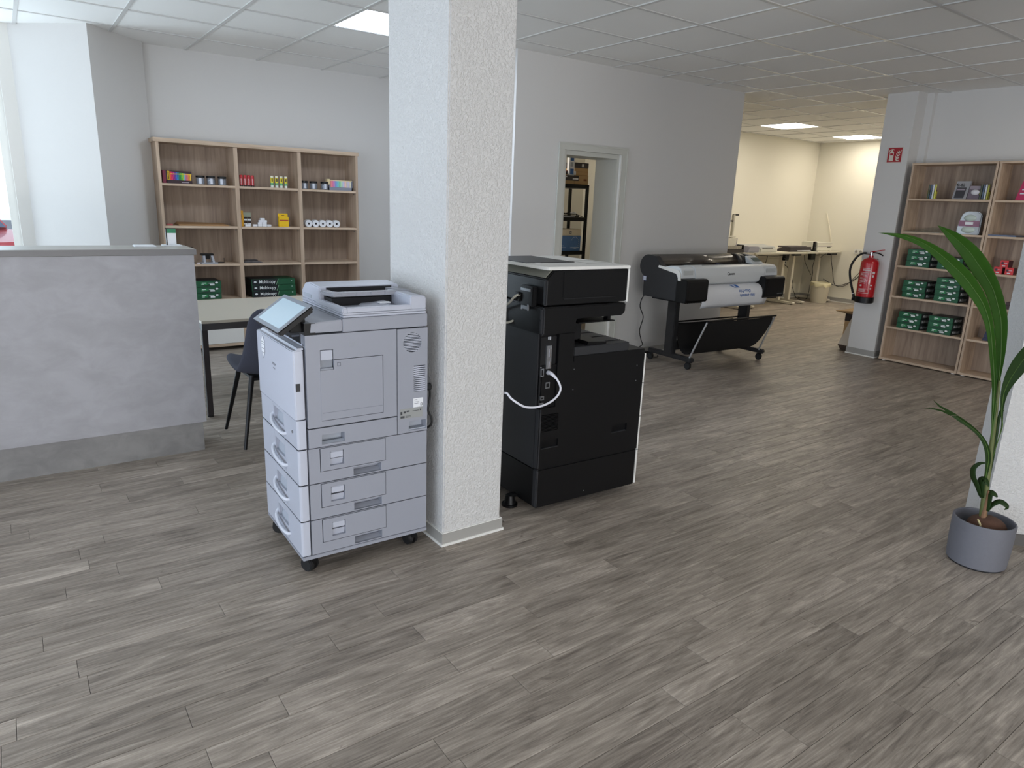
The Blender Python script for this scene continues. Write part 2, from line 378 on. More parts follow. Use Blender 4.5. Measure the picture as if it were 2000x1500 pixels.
# storefront: glazed left side and street side
def window(name, axis, at, a0, a1, z0, z1, nm, wall=True):
    w = struct(name, B(), M_WHITE)
    t0, t1 = at-.035, at+.035
    b = B(); f = .06
    if axis == 'x': b.slab('x', a0, a1, z0, z1, t0, t1, [(a0+f, a1-f, z0+f, z1-f)])
    else: b.slab('y', a0, a1, z0, z1, t0, t1, [(a0+f, a1-f, z0+f, z1-f)])
    obj('window_frame', b, M_WHITE, w, smooth=False)
    for k in range(1, nm):
        c = a0+(a1-a0)*k/nm
        obj('mullion', B().box(t0, t1, c-.03, c+.03, z0+f, z1-f) if axis == 'x' else B().box(c-.03, c+.03, t0, t1, z0+f, z1-f), M_WHITE, w, smooth=False)
    for k in range(nm):
        c0 = a0+(a1-a0)*k/nm+.03; c1 = a0+(a1-a0)*(k+1)/nm-.03
        obj('pane', B().box(at-.003, at+.003, c0, c1, z0+f, z1-f) if axis == 'x' else B().box(c0, c1, at-.003, at+.003, z0+f, z1-f), M_PANE, w, smooth=False)
    return w
M_PANE = bpy.data.materials.new('window_glass'); M_PANE.use_nodes = True
_n = M_PANE.node_tree.nodes; _l = M_PANE.node_tree.links; _t = _n.new('ShaderNodeBsdfTransparent'); _g = _n.new('ShaderNodeBsdfGlossy'); _g.inputs['Roughness'].default_value = .02
_m = _n.new('ShaderNodeMixShader'); _m.inputs[0].default_value = .07; _l.new(_t.outputs[0], _m.inputs[1]); _l.new(_g.outputs[0], _m.inputs[2]); _l.new(_m.outputs[0], _n['Material Output'].inputs[0])
struct('wall_left', B().slab('x', -5.1, 7.45, -.1, WT, -5.1, -4.95, [(-4.2, 6.6, .25, 2.55)]), M_WALL)
window('window_2', 'x', -5.02, -4.2, 6.6, .25, 2.55, 7)
struct('wall_street', B().slab('y', -5.0, .19, -.1, WT, 7.28, 7.42, [(-4.6, .10, .25, 2.62)]), M_WALL)
w1 = window('window_1', 'y', 7.33, -4.6, .10, .25, 2.62, 4)
obj('window_jamb', B().box(.098, .200, 7.19, 7.281, .0, WT), M_WHITE, w1, smooth=False)
struct('wall_entrance', B().slab('y', -5.0, 7.9, -.1, WT, -5.1, -4.97, [(-3.2, 2.8, .05, 2.5)]), M_WALL)
window('window_3', 'y', -5.03, -3.2, 2.8, .05, 2.5, 4)

def pillar(name, poly, mats, z1=WT):
    return struct(name, B().prism(poly, 2, -.1, z1), mats)
# front pillar: smooth left face, roughcast right face
pl = struct('wall_pillar', B().box(1.404, 1.708, 2.404, 2.915, -.1, WT, bev=.006), M_ROUGH)
tr = struct('trim_1', B().box(1.396, 1.7165, 2.396, 2.923, 0, .058), M_BASE)
obj('bead', B().box(1.391, 1.7215, 2.391, 2.928, 0, .012), M_WHITE, tr, smooth=False)
obj('top_edge', B().box(1.3985, 1.7145, 2.3985, 2.9205, .058, .062), M_WHITE, tr, smooth=False)
# pillar with the extinguisher
struct('wall_pillar_rear', B().box(7.478, 7.96, 3.655, 3.955, -.1, WT), M_WALL)
struct('wall_chase', B().box(7.665, 7.76, 3.585, 3.66, -.1, WT), M_WALL)
tr = struct('trim_2', B().box(7.468, 7.965, 3.645, 3.962, 0, .07), M_BASE)
obj('bead', B().box(7.463, 7.97, 3.640, 3.967, 0, .012), M_WHITE, tr, smooth=False)
# diagonal pillar behind the plant
q = math.sqrt(.5); c0 = Vector((3.600, 1.120))
def dg(s, t): p = c0+Vector((q, -q))*s+Vector((q, q))*t; return (p.x, p.y)
struct('wall_diagonal', B().prism([dg(0, 0), dg(.75, 0), dg(.75, .175), dg(0, .175)], 2, -.1, WT), M_ROUGH)
struct('trim_3', B().prism([dg(-.008, -.01), dg(.76, -.01), dg(.76, .185), dg(-.008, .185)], 2, 0, .055), mat('baseboard_dark', (92, 89, 86), .6))
# baseboards
def base(name, x0, x1, y0, y1, h=.062):
    t = struct(name, B().box(x0, x1, y0, y1, 0, h), M_BASE)
    a = .006
    if x1-x0 > y1-y0: obj('bead', B().box(x0, x1, y0-a, y1, 0, .012), M_WHITE, t, smooth=False)
    else: obj('bead', B().box(x0-a, x1, y0, y1, 0, .012), M_WHITE, t, smooth=False)
base('baseboard_back', 6.52, 11.79, 7.288, 7.300, .075)
base('baseboard_end', 11.778, 11.79, 3.8, 7.288, .075)
base('baseboard_doorway', 4.90, 6.52, 4.968, 4.980)
base('baseboard_right', 7.708, 7.72, -4.9, 3.58)
base('baseboard_shelf', 3.0, 3.55, 7.188, 7.200)
base('baseboard_storage', 3.538, 3.55, 4.98, 7.188)
obj('bead', B().box(6.52, 6.526, 4.98, 7.3, 0, .012), M_WHITE, bpy.data.objects['baseboard_back'], smooth=False)
# doorway: steel frame, no leaf
dr = struct('door_1', B().box(4.09, 4.13, 4.985, 5.28, 0, 1.949).box(4.745, 4.785, 4.985, 5.28, 0, 1.949), mat('door_frame', (196, 197, 190), .5))
MDF = MATS['door_frame']
obj('casing', B().slab('y', 4.028, 4.855, 0, 2.004, 4.962, 4.98, [(4.088, 4.79, -1, 1.95)]), MDF, dr, smooth=False)
obj('casing_edge', B().slab('y', 4.022, 4.861, 0, 2.010, 4.957, 4.968, [(4.034, 4.849, -1, 1.998)]), MDF, dr, smooth=False)
obj('head_jamb', B().box(4.13, 4.745, 4.985, 5.28, 1.91, 1.949), MDF, dr, smooth=False)
obj('rebate', B().box(4.775, 4.787, 4.962, 5.0, 0, 1.949), M_WHITE, dr, smooth=False)
bpy.data.objects['casing'].location.z = 0
# street outside
struct('ground', B().box(-30, 14, 7.5, 40, -.25, -.15).box(-40, -5.15, -20, 7.5, -.25, -.15).box(-5.15, 14, -20, -5.15, -.25, -.15), mat('asphalt', (120, 122, 126), .9, var=.2, vscale=3))
def car(label, loc, rz):
    t = thing('car', label, 'car', loc, rz)
    M = mat('car_red', (188, 28, 42), .3, coat=.5)
    obj('body', B().prism([(-2.0, .25), (2.0, .25), (2.05, .55), (1.95, .78), (1.1, .88), (-1.9, .92), (-2.05, .6)], 1, -.85, .85, bev=.05), M, t)
    cb = obj('cabin', B().hexa([(-1.7, -.78, .9), (1.0, -.78, .88), (1.0, .78, .88), (-1.7, .78, .9), (-1.35, -.6, 1.42), (.35, -.6, 1.42), (.35, .6, 1.42), (-1.35, .6, 1.42)], bev=.05), M, t)
    G = mat('car_glass', (70, 84, 110), .08)
    obj('windshield', B().hexa([(.98, -.68, .92), (1.02, -.68, .92), (1.02, .68, .92), (.98, .68, .92), (.44, -.54, 1.38), (.47, -.54, 1.38), (.47, .54, 1.38), (.44, .54, 1.38)]), G, cb)
    for s in (-1, 1): obj('side_window', B().hexa([(-1.4, s*.775, .95), (.8, s*.775, .93), (.8, s*.79, .93), (-1.4, s*.79, .95), (-1.2, s*.625, 1.36), (.32, s*.625, 1.36), (.32, s*.64, 1.36), (-1.2, s*.64, 1.36)]), G, cb)
    for x in (-1.25, 1.25):
        for s in (-1, 1): obj('wheel', B().cyl((x, s*.72, .18), (x, s*.88, .18), .32, n=24, bev=.02), M_RUB, t)
    for s in (-1, 1): obj('headlight', B().ball((1.93, s*.6, .64), .12, .5, 1, .6), M_CHROME, t)
    return t
car('red car parked outside the shop window', (-1.05, 12.3, -.01), -65)

# ---------------------------------------------------------------- counter
t = thing('reception_counter', 'tall grey concrete-look reception counter with darker plinth', 'counter', (0, 0, 0))
obj('front_panel', B().box(-2.3, .822, 4.155, 4.18, .172, 1.133), M_CONC, t, smooth=False)
obj('side_panel', B().box(.797, .820, 4.18, 4.44, .172, 1.133), M_CONC, t, smooth=False)
obj('plinth', B().box(-2.3, .802, 4.158, 4.175, 0, .172).box(.78, .802, 4.175, 4.44, 0, .172), M_CONCD, t, smooth=False)
obj('worktop', B().box(-2.3, .832, 4.145, 4.45, 1.135, 1.166, bev=.0015), mat('counter_top', (172, 170, 164), .4), t)
obj('worktop_edge', B().box(-2.3, .834, 4.1425, 4.1455, 1.136, 1.165), mat('edge_grey', (118, 116, 116), .5), t, smooth=False)
tag(obj('card_tray', B().box(.556, .664, 4.30, 4.40, 1.166, 1.171, bev=.002).box(.56, .66, 4.305, 4.395, 1.171, 1.174), M_PAPER), 'small flat white pad lying on the counter, left of the green-topped display', 'card tray')
t = thing('display_stand', 'white counter display with green top band on a flat base', 'display stand', (.757, 4.385, 1.166))
obj('base', B().box(-.05, .05, -.035, .05, 0, .006, bev=.002), M_PAPER, t)
obj('panel', B().box(-.022, .024, 0, .012, .006, .072), M_PAPER, t)
obj('header', B().box(-.022, .024, -.001, .013, .072, .096), mat('header_green', (36, 122, 84), .5), t)
obj('frame', B().box(-.028, -.022, -.001, .014, .006, .10).box(-.028, .024, -.001, .014, .096, .10), M_BLK, t)

# ---------------------------------------------------------------- desk behind the counter
t = thing('desk', 'grey topped desk with dark metal leg behind the counter', 'desk')
obj('top', B().box(.955, 2.75, 4.755, 5.72, .642, .660, bev=.001), mat('desk_top', (190, 184, 170), .35), t)
obj('apron', B().box(.957, 2.75, 4.758, 4.775, .598, .642).box(.957, .975, 4.775, 5.70, .598, .642), mat('dark_metal', (62, 60, 62), .45), t, smooth=False)
MM = mat('leg_metal', (44, 38, 40), .45)
for x, y in ((.960, 4.78), (.960, 5.66), (2.68, 4.78), (2.68, 5.66)):
    l = obj('leg', B().box(x, x+.035, y, y+.035, .012, .60), MM, t, smooth=False); obj('foot', B().cyl((x+.0175, y+.0175, 0), (x+.0175, y+.0175, .013), .02, n=12), M_RUB, l)

# ---------------------------------------------------------------- chair
t = thing('chair', 'dark grey upholstered chair with black metal legs', 'chair', (1.235, 4.26, 0), 0)
MF = mat('chair_fabric', (62, 64, 76), .95, bump=.5, bscale=600, var=.25, vscale=250)
rows = []
prof = [(.235, .432, .155), (.225, .452, .200), (.14, .455, .228), (.0, .440, .238), (-.12, .432, .236), (-.185, .445, .232), (-.222, .49, .226), (-.238, .56, .215), (-.252, .66, .198), (-.266, .76, .182), (-.272, .81, .160), (-.272, .835, .110)]
for y, z, w in prof:
    r = []
    for k in range(11):
        s = -1+2*k/10; cz = (.035*s*s if z < .5 else 0); cy = (.045*s*s if z >= .44 and y < -.1 else 0)
        r.append((w*s, y+cy, z+cz))
    rows.append(r)
sh = obj('seat_shell', B().grid(rows), MF, t); m = sh.modifiers.new('th', 'SOLIDIFY'); m.thickness = .035; m.offset = 0
m = sh.modifiers.new('sub', 'SUBSURF'); m.levels = 2; m.render_levels = 2
obj('under_frame', B().box(-.15, .15, -.15, .15, .395, .412).cyl((0, 0, .40), (0, 0, .425), .09), M_BLK, t)
for sx, sy in ((-1, -1), (-1, 1), (1, -1), (1, 1)):
    obj('leg', B().cyl((sx*.15, sy*.135, .425), (sx*.235, sy*.222, 0), .0165, .0095, n=16), M_BLK, t)

# ---------------------------------------------------------------- shelf unit on the left
def bay_shelf():
    t = thing('shelf_unit', 'three bay light oak shelf unit against the back left wall', 'shelf unit')
    y0, y1 = 6.90, 7.188
    obj('side_panel', B().box(1.128, 1.152, y0, y1, .03, 1.905), M_OAKZ, t, smooth=False)
    obj('side_panel', B().box(2.952, 2.976, y0, y1, .03, 1.880), M_OAKZ, t, smooth=False)
    for a, b in ((1.768, 1.804), (2.358, 2.394)): obj('divider', B().box(a, b, y0+.001, y1-.01, .06, 1.872), M_OAKZ, t, smooth=False)
    obj('top_board', B().box(1.110, 2.985, y0-.008, y1, 1.874, 1.908), M_OAKX, t, smooth=False)
    for a, b in ((1.152, 1.768), (1.804, 2.358), (2.394, 2.952)):
        for z in (1.532, 1.166, .822, .492):
            obj('shelf', B().box(a, b, y0+.004, y1-.008, z-.020, z), M_OAKX, t, smooth=False)
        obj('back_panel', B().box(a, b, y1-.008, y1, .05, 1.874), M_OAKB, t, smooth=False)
        f = obj('drawer_front', B().box(a+.002, b-.002, y0-.002, y0+.016, .065, .262), M_WHITE, t, smooth=False)
        obj('drawer_handle', B().box((a+b)/2-.09, (a+b)/2+.09, y0-.02, y0-.002, .225, .235), M_STEEL, f, smooth=False)
        f = obj('drawer_front', B().box(a+.002, b-.002, y0-.002, y0+.016, .266, .468), M_WHITE, t, smooth=False)
        obj('drawer_handle', B().box((a+b)/2-.09, (a+b)/2+.09, y0-.02, y0-.002, .43, .44), M_STEEL, f, smooth=False)
        for zz in (1.50, 1.13): obj('shelf_pin', B().cyl((b-.002, y0+.05, zz), (b-.008, y0+.05, zz), .006, n=10), M_STEEL, t)
    obj('plinth_board', B().box(1.152, 2.952, y0, y1-.008, .035, .062), M_OAKX, t, smooth=False)
    return t
bay_shelf()
def tall_shelf(y0, y1, label):
    t = thing('bookcase', label, 'bookcase', (0, 0, 0), 0, 'oak bookcases on the right')
    x0, x1 = 7.445, 7.700; w = .019
    for a, b in ((y0, y0+w), (y1-w, y1)): obj('side_panel', B().box(x0, x1, a, b, .012, 1.992), M_OAKZ, t, smooth=False)
    obj('top_board', B().box(x0-.004, x1, y0, y1, 1.992, 2.010), M_OAKY, t, smooth=False)
    for z in (1.668, 1.345, 1.003, .690, .368): obj('shelf', B().box(x0+.003, x1-.006, y0+w, y1-w, z-.019, z), M_OAKY, t, smooth=False)
    obj('bottom_board', B().box(x0-.004, x1, y0-.001, y1+.001, .012, .034), M_OAKY, t, smooth=False)
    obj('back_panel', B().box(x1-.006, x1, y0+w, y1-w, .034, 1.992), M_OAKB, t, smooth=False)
    for y in (y0+.04, y1-.04):
        for x in (x0+.03, x1-.03): obj('foot', B().cyl((x, y, 0), (x, y, .013), .018, n=14), M_WHITE, t)
tall_shelf(2.812, 3.578, 'tall light oak bookcase holding the green paper reams')
tall_shelf(2.030, 2.804, 'tall light oak bookcase half hidden by the plant, with red boxes')

# ---------------------------------------------------------------- casters
def caster(parent, x, y, r=.032, w=.02, yaw=0, mw=M_RUB, name='caster', plate=.075):
    c = obj(name, B().cyl((x, y, 2*r*.85), (x, y, plate), .012, n=12).box(x-.022, x+.022, y-.022, y+.022, plate-.006, plate), M_BLK, parent)
    ca, sa = math.cos(yaw), math.sin(yaw)
    ox, oy = x-.012*sa, y+.012*ca
    for s in (-1, 1):
        obj('wheel', B().cyl((ox+ca*s*.004, oy+sa*s*.004, r), (ox+ca*s*(.004+w), oy+sa*s*(.004+w), r), r, r*.86, n=24, bev=.003), mw, c)
    obj('hood', B().cyl((ox-ca*.012, oy-sa*.012, r+.008), (ox+ca*.012, oy+sa*.012, r+.008), r*.93, n=20), M_BLK, c)
    return c

# ---------------------------------------------------------------- light grey office printer (front)
t = thing('office_printer', 'light grey floor-standing office printer with four paper drawers', 'printer', (.803, 2.453, 0), -1.2)
D = .538; Wd = .485
obj('base_plate', B().box(-.004, D+.002, -.002, Wd+.003, .075, .090, bev=.002), M_GREYP, t)
caster(t, .045, .045, yaw=.5, plate=.076); caster(t, .045, .44, yaw=1.0, plate=.076); caster(t, .49, .045, yaw=.2, plate=.076); caster(t, .49, .44, plate=.076)
obj('core', B().box(.030, D-.008, .052, Wd-.010, .09, .93), M_GAP, t, smooth=False)
# three drawer housings with side doors
for z0, z1 in ((.0925, .2385), (.2425, .3895), (.3935, .5365)):
    h = obj('tray_housing', B().slab('y', .034, D, z0, z1, .0, .045, [(.077, .351, z0+.043, z1-.002), (.212, .332, z0+.004, z0+.038)]).box(D-.006, D, .02, Wd, z0, z1).box(.034, D-.006, Wd-.004, Wd, z0, z1), M_GREYP, t, smooth=False)
    obj('side_door', B().slab('y', .0800, .3485, z0+.046, z1-.004, -.002, .016, [(.117, .173, z0+.063, z1-.022)]), M_GREYP, h, smooth=False)
    obj('latch', B().box(.119, .171, .000, .012, z1-.050, z1-.024, bev=.002).hexa([(.119, .012, z0+.063), (.171, .012, z0+.063), (.171, .016, z0+.063), (.119, .016, z0+.063), (.119, .004, z0+.09), (.171, .004, z0+.09), (.171, .016, z0+.09), (.119, .016, z0+.09)]), M_GREYL, h)
    obj('grip_recess', B().box(.212, .332, .040, .045, z0+.004, z0+.038).hexa([(.212, .012, z0+.004), (.332, .012, z0+.004), (.332, .042, z0+.004), (.212, .042, z0+.004), (.212, .034, z0+.014), (.332, .034, z0+.014), (.332, .042, z0+.014), (.212, .042, z0+.014)]), M_GREYP, h, smooth=False)
def drawer(z0, z1, name='paper_drawer'):
    zc = (z0+z1)/2; b = B()
    hz0, hz1 = zc-.012, zc+.046
    d = obj(name, B().slab('x', .006, Wd-.002, z0, z1, -.004, .030, [(.165, .305, hz0, hz1)]), M_GREYL, t, smooth=False)
    obj('front_skin', B().slab('x', .166, .304, z0, z1, -.006, -.003, [(.17, .30, hz0+.002, hz1-.002)]).prism([(-.006, .006), (-.006, .166), (.028, .166), (.028, .000), (.006, .000), (-.002, .002)], 2, z0, z1, bev=.0015).box(-.006, .028, .304, Wd-.001, z0, z1, bev=.0015), M_GREYL, d)
    obj('recess_back', B().hexa([(.004, .16, hz0), (.004, .31, hz0), (.03, .31, hz0), (.03, .16, hz0), (.020, .17, hz1), (.020, .30, hz1), (.03, .30, hz1), (.03, .17, hz1)]), mat('recess_grey', (168, 174, 184), .5), d, smooth=False)
    hb = obj('handle', B().tube([(.0, .322, zc+.006), (-.012, .314, zc-.002), (-.021, .285, zc-.012), (-.026, .235, zc-.021), (-.025, .185, zc-.027), (-.017, .152, zc-.031), (-.003, .146, zc-.032)], .0070, 10), mat('handle_pale', (206, 210, 220), .35), d)
    obj('handle_hollow', B().hexa([(-.0065, .165, zc-.060), (-.0065, .30, zc-.050), (.002, .30, zc-.050), (.002, .165, zc-.060), (-.0065, .150, zc-.036), (-.0065, .315, zc-.016), (.002, .315, zc-.016), (.002, .150, zc-.036)], bev=.002), mat('hollow_shade', (170, 175, 188), .5), d)
    return d
for z0, z1 in ((.0935, .2385), (.2435, .3895), (.3945, .5355), (.5405, .655)): drawer(z0, z1)
obj('drawer_lock', B().cyl((-.006, .055, .60), (-.009, .055, .60), .006, n=12), M_STEEL, t)
fc = obj('front_cover', B().prism([(-.012, .012), (-.012, Wd-.006), (.0, Wd-.002), (.028, Wd-.002), (.028, .0), (.002, .0), (-.007, .003)], 2, .6585, .925, bev=.0035), M_GREYL, t)
obj('top_lip', B().hexa([(.004, .004, .925), (.004, Wd-.01, .925), (.03, Wd-.01, .925), (.03, .004, .925), (.010, .006, .932), (.010, Wd-.012, .932), (.03, Wd-.012, .932), (.03, .006, .932)]), M_GREYL, fc)
obj('catch', B().box(-.004, .012, -.0015, .001, .77, .80), M_BLK2, fc, smooth=False)
text('maker_lettering', 'RICOH', .014, (-.0125, .262, .822), (0, -1, 0), (0, 0, 1), mat('letter_grey', (96, 98, 106), .5), fc, bold=True)
text('model_lettering', 'IM C300', .0085, (-.0125, .258, .806), (0, -1, 0), (0, 0, 1), MATS['letter_grey'], fc)
st = obj('shield_sticker', B().prism([(.385, .918), (.360, .896), (.362, .852), (.385, .822), (.408, .852), (.410, .896)], 0, -.0135, -.012), mat('sticker_line', (140, 142, 152), .5), fc, smooth=False)
obj('sticker_face', B().prism([(.385, .915), (.3625, .894), (.3645, .853), (.385, .827), (.4055, .853), (.4075, .894)], 0, -.0142, -.013), M_PAPER, st, smooth=False)
obj('sticker_print', B().box(-.0148, -.014, .368, .402, .889, .891).box(-.0148, -.014, .368, .402, .880, .8815).box(-.0148, -.014, .370, .400, .862, .864).box(-.0148, -.014, .374, .396, .844, .846), MATS['letter_grey'], st, smooth=False)
# right side panels
sp = obj('side_panel', B().slab('y', .036, .4005, .6205, .978, -.003, .045, [(.0900, .3420, .6430, .8800), (.0905, .1410, .8450, .9200)]), M_GREYP, t, smooth=False)
obj('bypass_door', B().slab('y', .0925, .3395, .6455, .8775, -.005, .014, [(.089, .143, .842, .878)]), M_GREYP, sp, smooth=False)
obj('door_crease', B().box(.0935, .3385, -.0055, -.0048, .6745, .6760), mat('crease', (120, 124, 132), .6), sp, smooth=False)
obj('door_latch', B().box(.0925, .1385, -.0035, .012, .880, .9175, bev=.002), M_GREYL, sp)
obj('latch_recess', B().box(.0925, .1385, .008, .014, .850, .880).box(.0925, .1385, -.005, .014, .843, .850), mat('recess_dark', (140, 145, 154), .5), sp, smooth=False)
obj('paper_icon', B().slab('y', .155, .168, .853, .868, -.0058, -.005, [(.157, .166, .855, .866)]), MATS['letter_grey'], sp, smooth=False)
for k in range(3): obj('triangle_mark', B().box(.205+.012*k, .211+.012*k, -.0036, -.003, .925, .940), mat('mark', (150, 154, 162), .5), sp, smooth=False)
lp = obj('lower_panel', B().slab('y', .036, .4005, .5405, .6155, -.003, .045, [(.087, .178, .550, .588)]), M_GREYP, t, smooth=False)
obj('slot_inner', B().hexa([(.087, .002, .550), (.178, .002, .550), (.178, .02, .550), (.087, .02, .550), (.087, .016, .556), (.178, .016, .556), (.178, .02, .556), (.087, .02, .556)]).box(.087, .178, .038, .045, .55, .588), MATS['recess_grey'], lp, smooth=False)
rp = obj('rear_panel', B().slab('y', .4040, D, .5405, .976, -.003, .045, [(.454, .533, .549, .588), (.476, .528, .712, .822), (.428, .512, .876, .962)]).box(D-.006, D, .02, Wd, .54, .976), M_GREYP, t, smooth=False)
obj('slot_inner', B().box(.454, .533, .038, .045, .549, .588).box(.454, .533, .004, .040, .549, .553), MATS['recess_grey'], rp, smooth=False)
b = B()
for k in range(13): b.box(.4765, .5275, -.0025, .010, .7135+k*.0083, .7135+k*.0083+.0048)
obj('vent_grille', b, M_GREYL, rp, smooth=False)
# round vent: square plate with circular opening and slats
b = B(); n = 40
for k in range(n):
    a0, a1 = 2*PI*k/n, 2*PI*(k+1)/n
    def sq(a): m = max(abs(math.cos(a)), abs(math.sin(a))); return (.470+.042*math.cos(a)/m, .919+.043*math.sin(a)/m)
    def ci(a): return (.470+.040*math.cos(a), .919+.040*math.sin(a))
    s0, s1, i0, i1 = sq(a0), sq(a1), ci(a0), ci(a1)
    b.quad([(s0[0], -.003, s0[1]), (s1[0], -.003, s1[1]), (i1[0], -.003, i1[1]), (i0[0], -.003, i0[1])]); b.quad([(i0[0], -.003, i0[1]), (i1[0], -.003, i1[1]), (i1[0], .012, i1[1]), (i0[0], .012, i0[1])])
obj('vent_surround', b, M_GREYP, rp, smooth=False)
for k in range(12):
    z = .884+k*.0063; hw = math.sqrt(max(0, .0395**2-(z+.002-.919)**2))
    obj('vent_slat', B().box(.470-hw, .470+hw, -.002, .010, z, z+.0031), M_GREYL, rp, smooth=False)
lb = obj('white_label', B().box(.474, .518, -.0038, -.003, .646, .684), M_PAPER, rp, smooth=False)
obj('label_print', B().box(.478, .492, -.0042, -.0038, .676, .6785).box(.478, .500, -.0042, -.0038, .668, .6695).box(.478, .497, -.0042, -.0038, .662, .6635).slab('y', .506, .515, .651, .662, -.0042, -.0038, [(.508, .513, .653, .660)]), MATS['letter_grey'], lb, smooth=False)
lb = obj('grey_label', B().box(.413, .516, -.0038, -.003, .602, .645), mat('label_grey', (150, 152, 150), .5), rp, smooth=False)
obj('label_print', B().box(.416, .424, -.0042, -.0038, .620, .634).box(.430, .440, -.0042, -.0038, .626, .634).box(.443, .456, -.0042, -.0038, .630, .636).box(.416, .434, -.0042, -.0038, .606, .615).box(.438, .462, -.0042, -.0038, .612, .614).box(.438, .462, -.0042, -.0038, .607, .609).box(.470, .500, -.0042, -.0038, .631, .633).box(.504, .509, -.0042, -.0038, .630, .637), mat('print_dark', (60, 62, 66), .6), lb, smooth=False)
# output cavity between cover and scanner
obj('output_tray', B().hexa([(.03, .02, .932), (.535, .02, .932), (.535, .47, .932), (.03, .47, .932), (.03, .02, .936), (.535, .02, .95), (.535, .47, .95), (.03, .47, .936)]), M_GREYD, t, smooth=False)
obj('tray_rib', B().box(.032, .034, .02, .47, .936, .942).box(.05, .15, .20, .203, .936, .944), M_GREYL, t, smooth=False)
obj('cavity_wall', B().box(.30, .32, .02, .48, .935, .985).box(.2, .535, .46, .48, .935, .985), M_GREYD, t, smooth=False)
obj('scanner_post', B().box(.036, .078, .002, .060, .935, 1.022), M_BLK, t, smooth=False)
# scanner: control shelf then flatbed
obj('control_shelf', B().hexa([(.055, .0, .985), (.1795, .0, .985), (.1795, .482, .985), (.055, .482, .985), (.060, .002, 1.022), (.1795, .0, 1.029), (.1795, .482, 1.029), (.060, .480, 1.022)], bev=.0025), M_GREYP, t)
obj('flatbed', B().box(.1815, D, -.001, .484, .981, 1.0325, bev=.0025), M_GREYP, t)
obj('flatbed_lid', B().box(.186, D-.004, .004, .478, 1.034, 1.042, bev=.0015), M_GREYL, t)
# document feeder
A = obj('document_feeder', B().box(.184, D-.003, .003, .480, 1.0435, 1.053, bev=.003), M_GREYL, t)
obj('front_wall', B().box(.184, .205, .003, .30, 1.050, 1.071, bev=.004).box(.200, .470, .003, .020, 1.050, 1.071, bev=.003), M_GREYL, A)
obj('rear_block', B().prism([(.464, 1.050), (.534, 1.050), (.534, 1.100), (.520, 1.104), (.470, 1.106), (.464, 1.100)], 1, .004, .235, bev=.004), M_GREYL, A)
obj('paper_guide', B().hexa([(.255, .12, 1.052), (.43, .06, 1.052), (.46, .23, 1.052), (.34, .24, 1.052), (.30, .13, 1.054), (.40, .08, 1.066), (.44, .22, 1.070), (.36, .235, 1.068)], bev=.002), M_GREYL, A)
obj('guide_tab', B().box(.375, .425, .095, .125, 1.066, 1.071, bev=.002), M_PAPER, A)
obj('feeder_body', B().prism([(.262, 1.052), (.262, 1.120), (.380, 1.127), (.440, 1.118), (.480, 1.085), (.480, 1.052)], 0, .186, D-.002, bev=.005), M_GREYL, A)
obj('pull_catch', B().box(.1835, .188, .355, .455, 1.062, 1.078, bev=.002), MATS['recess_grey'], A)
obj('feed_throat', B().box(.215, .50, .2585, .2645, 1.085, 1.116).box(.205, .46, .175, .26, 1.054, 1.083), M_GAP, A, smooth=False)
tb = obj('input_tray', B().prism([(.188, .262), (.188, .185), (.205, .150), (.53, .150), (.548, .158), (.52, .188), (.238, .190), (.225, .205), (.225, .262)], 2, 1.092, 1.108, bev=.005), mat('tray_grey', (150, 152, 160), .5, var=.12, vscale=40), A)
obj('tray_side', B().prism([(.49, .186), (.53, .175), (.515, .262), (.47, .262)], 2, 1.096, 1.110, bev=.002), MATS['tray_grey'], tb)
for k in range(5): obj('tray_rib', B().box(.235+k*.062, .239+k*.062, .1490, .1505, 1.094, 1.107), MATS['recess_dark'], tb, smooth=False)
obj('tray_roller', B().cyl((.21, .19, 1.087), (.47, .19, 1.087), .007, n=12).box(.21, .47, .186, .196, 1.078, 1.086), M_BLK2, tb)
# tilted touch screen
ang = math.atan2(.088, .123); sc = Matrix.Translation((-.070, -.030, 1.005)) @ Matrix.Rotation(-ang, 4, 'Y')
def tilt(b): bmesh.ops.transform(b.bm, matrix=sc, verts=b.bm.verts[:]); return b
s1 = obj('touch_screen', tilt(B().box(0, .151, 0, .313, -.026, -.002, bev=.006)), M_BLK, t)
obj('bezel', tilt(B().slab('z', -.001, .152, -.001, .314, -.004, .0, [(.014, .136, .018, .288)])), mat('bezel_grey', (130, 138, 150), .3), s1, smooth=False)
obj('display', tilt(B().box(.014, .136, .018, .288, -.004, -.0005)), mat('display_reflection', (176, 200, 214), .12, emit=((190, 212, 226), .12)), s1, smooth=False)  # window reflection put into the pale blue colour, with a faint glow
obj('screen_arm', B().hexa([(-.01, .03, .985), (.06, .03, .985), (.06, .09, .985), (-.01, .09, .985), (.0, .05, 1.035), (.05, .05, 1.06), (.05, .12, 1.06), (.0, .12, 1.035)], bev=.004), M_BLK, t)
# power cord
tag(obj('mains_cable', B().tube([(1.352, 2.46, .735), (1.362, 2.455, .70), (1.358, 2.452, .655), (1.352, 2.452, .62), (1.366, 2.448, .585), (1.366, 2.45, .555), (1.350, 2.47, .53), (1.346, 2.55, .45), (1.35, 2.6, .2), (1.36, 2.62, .01)], .0045).cyl((1.343, 2.462, .72), (1.366, 2.462, .72), .016, n=10), M_RUB), 'black power cord behind the light grey printer, beside the pillar', 'cable')

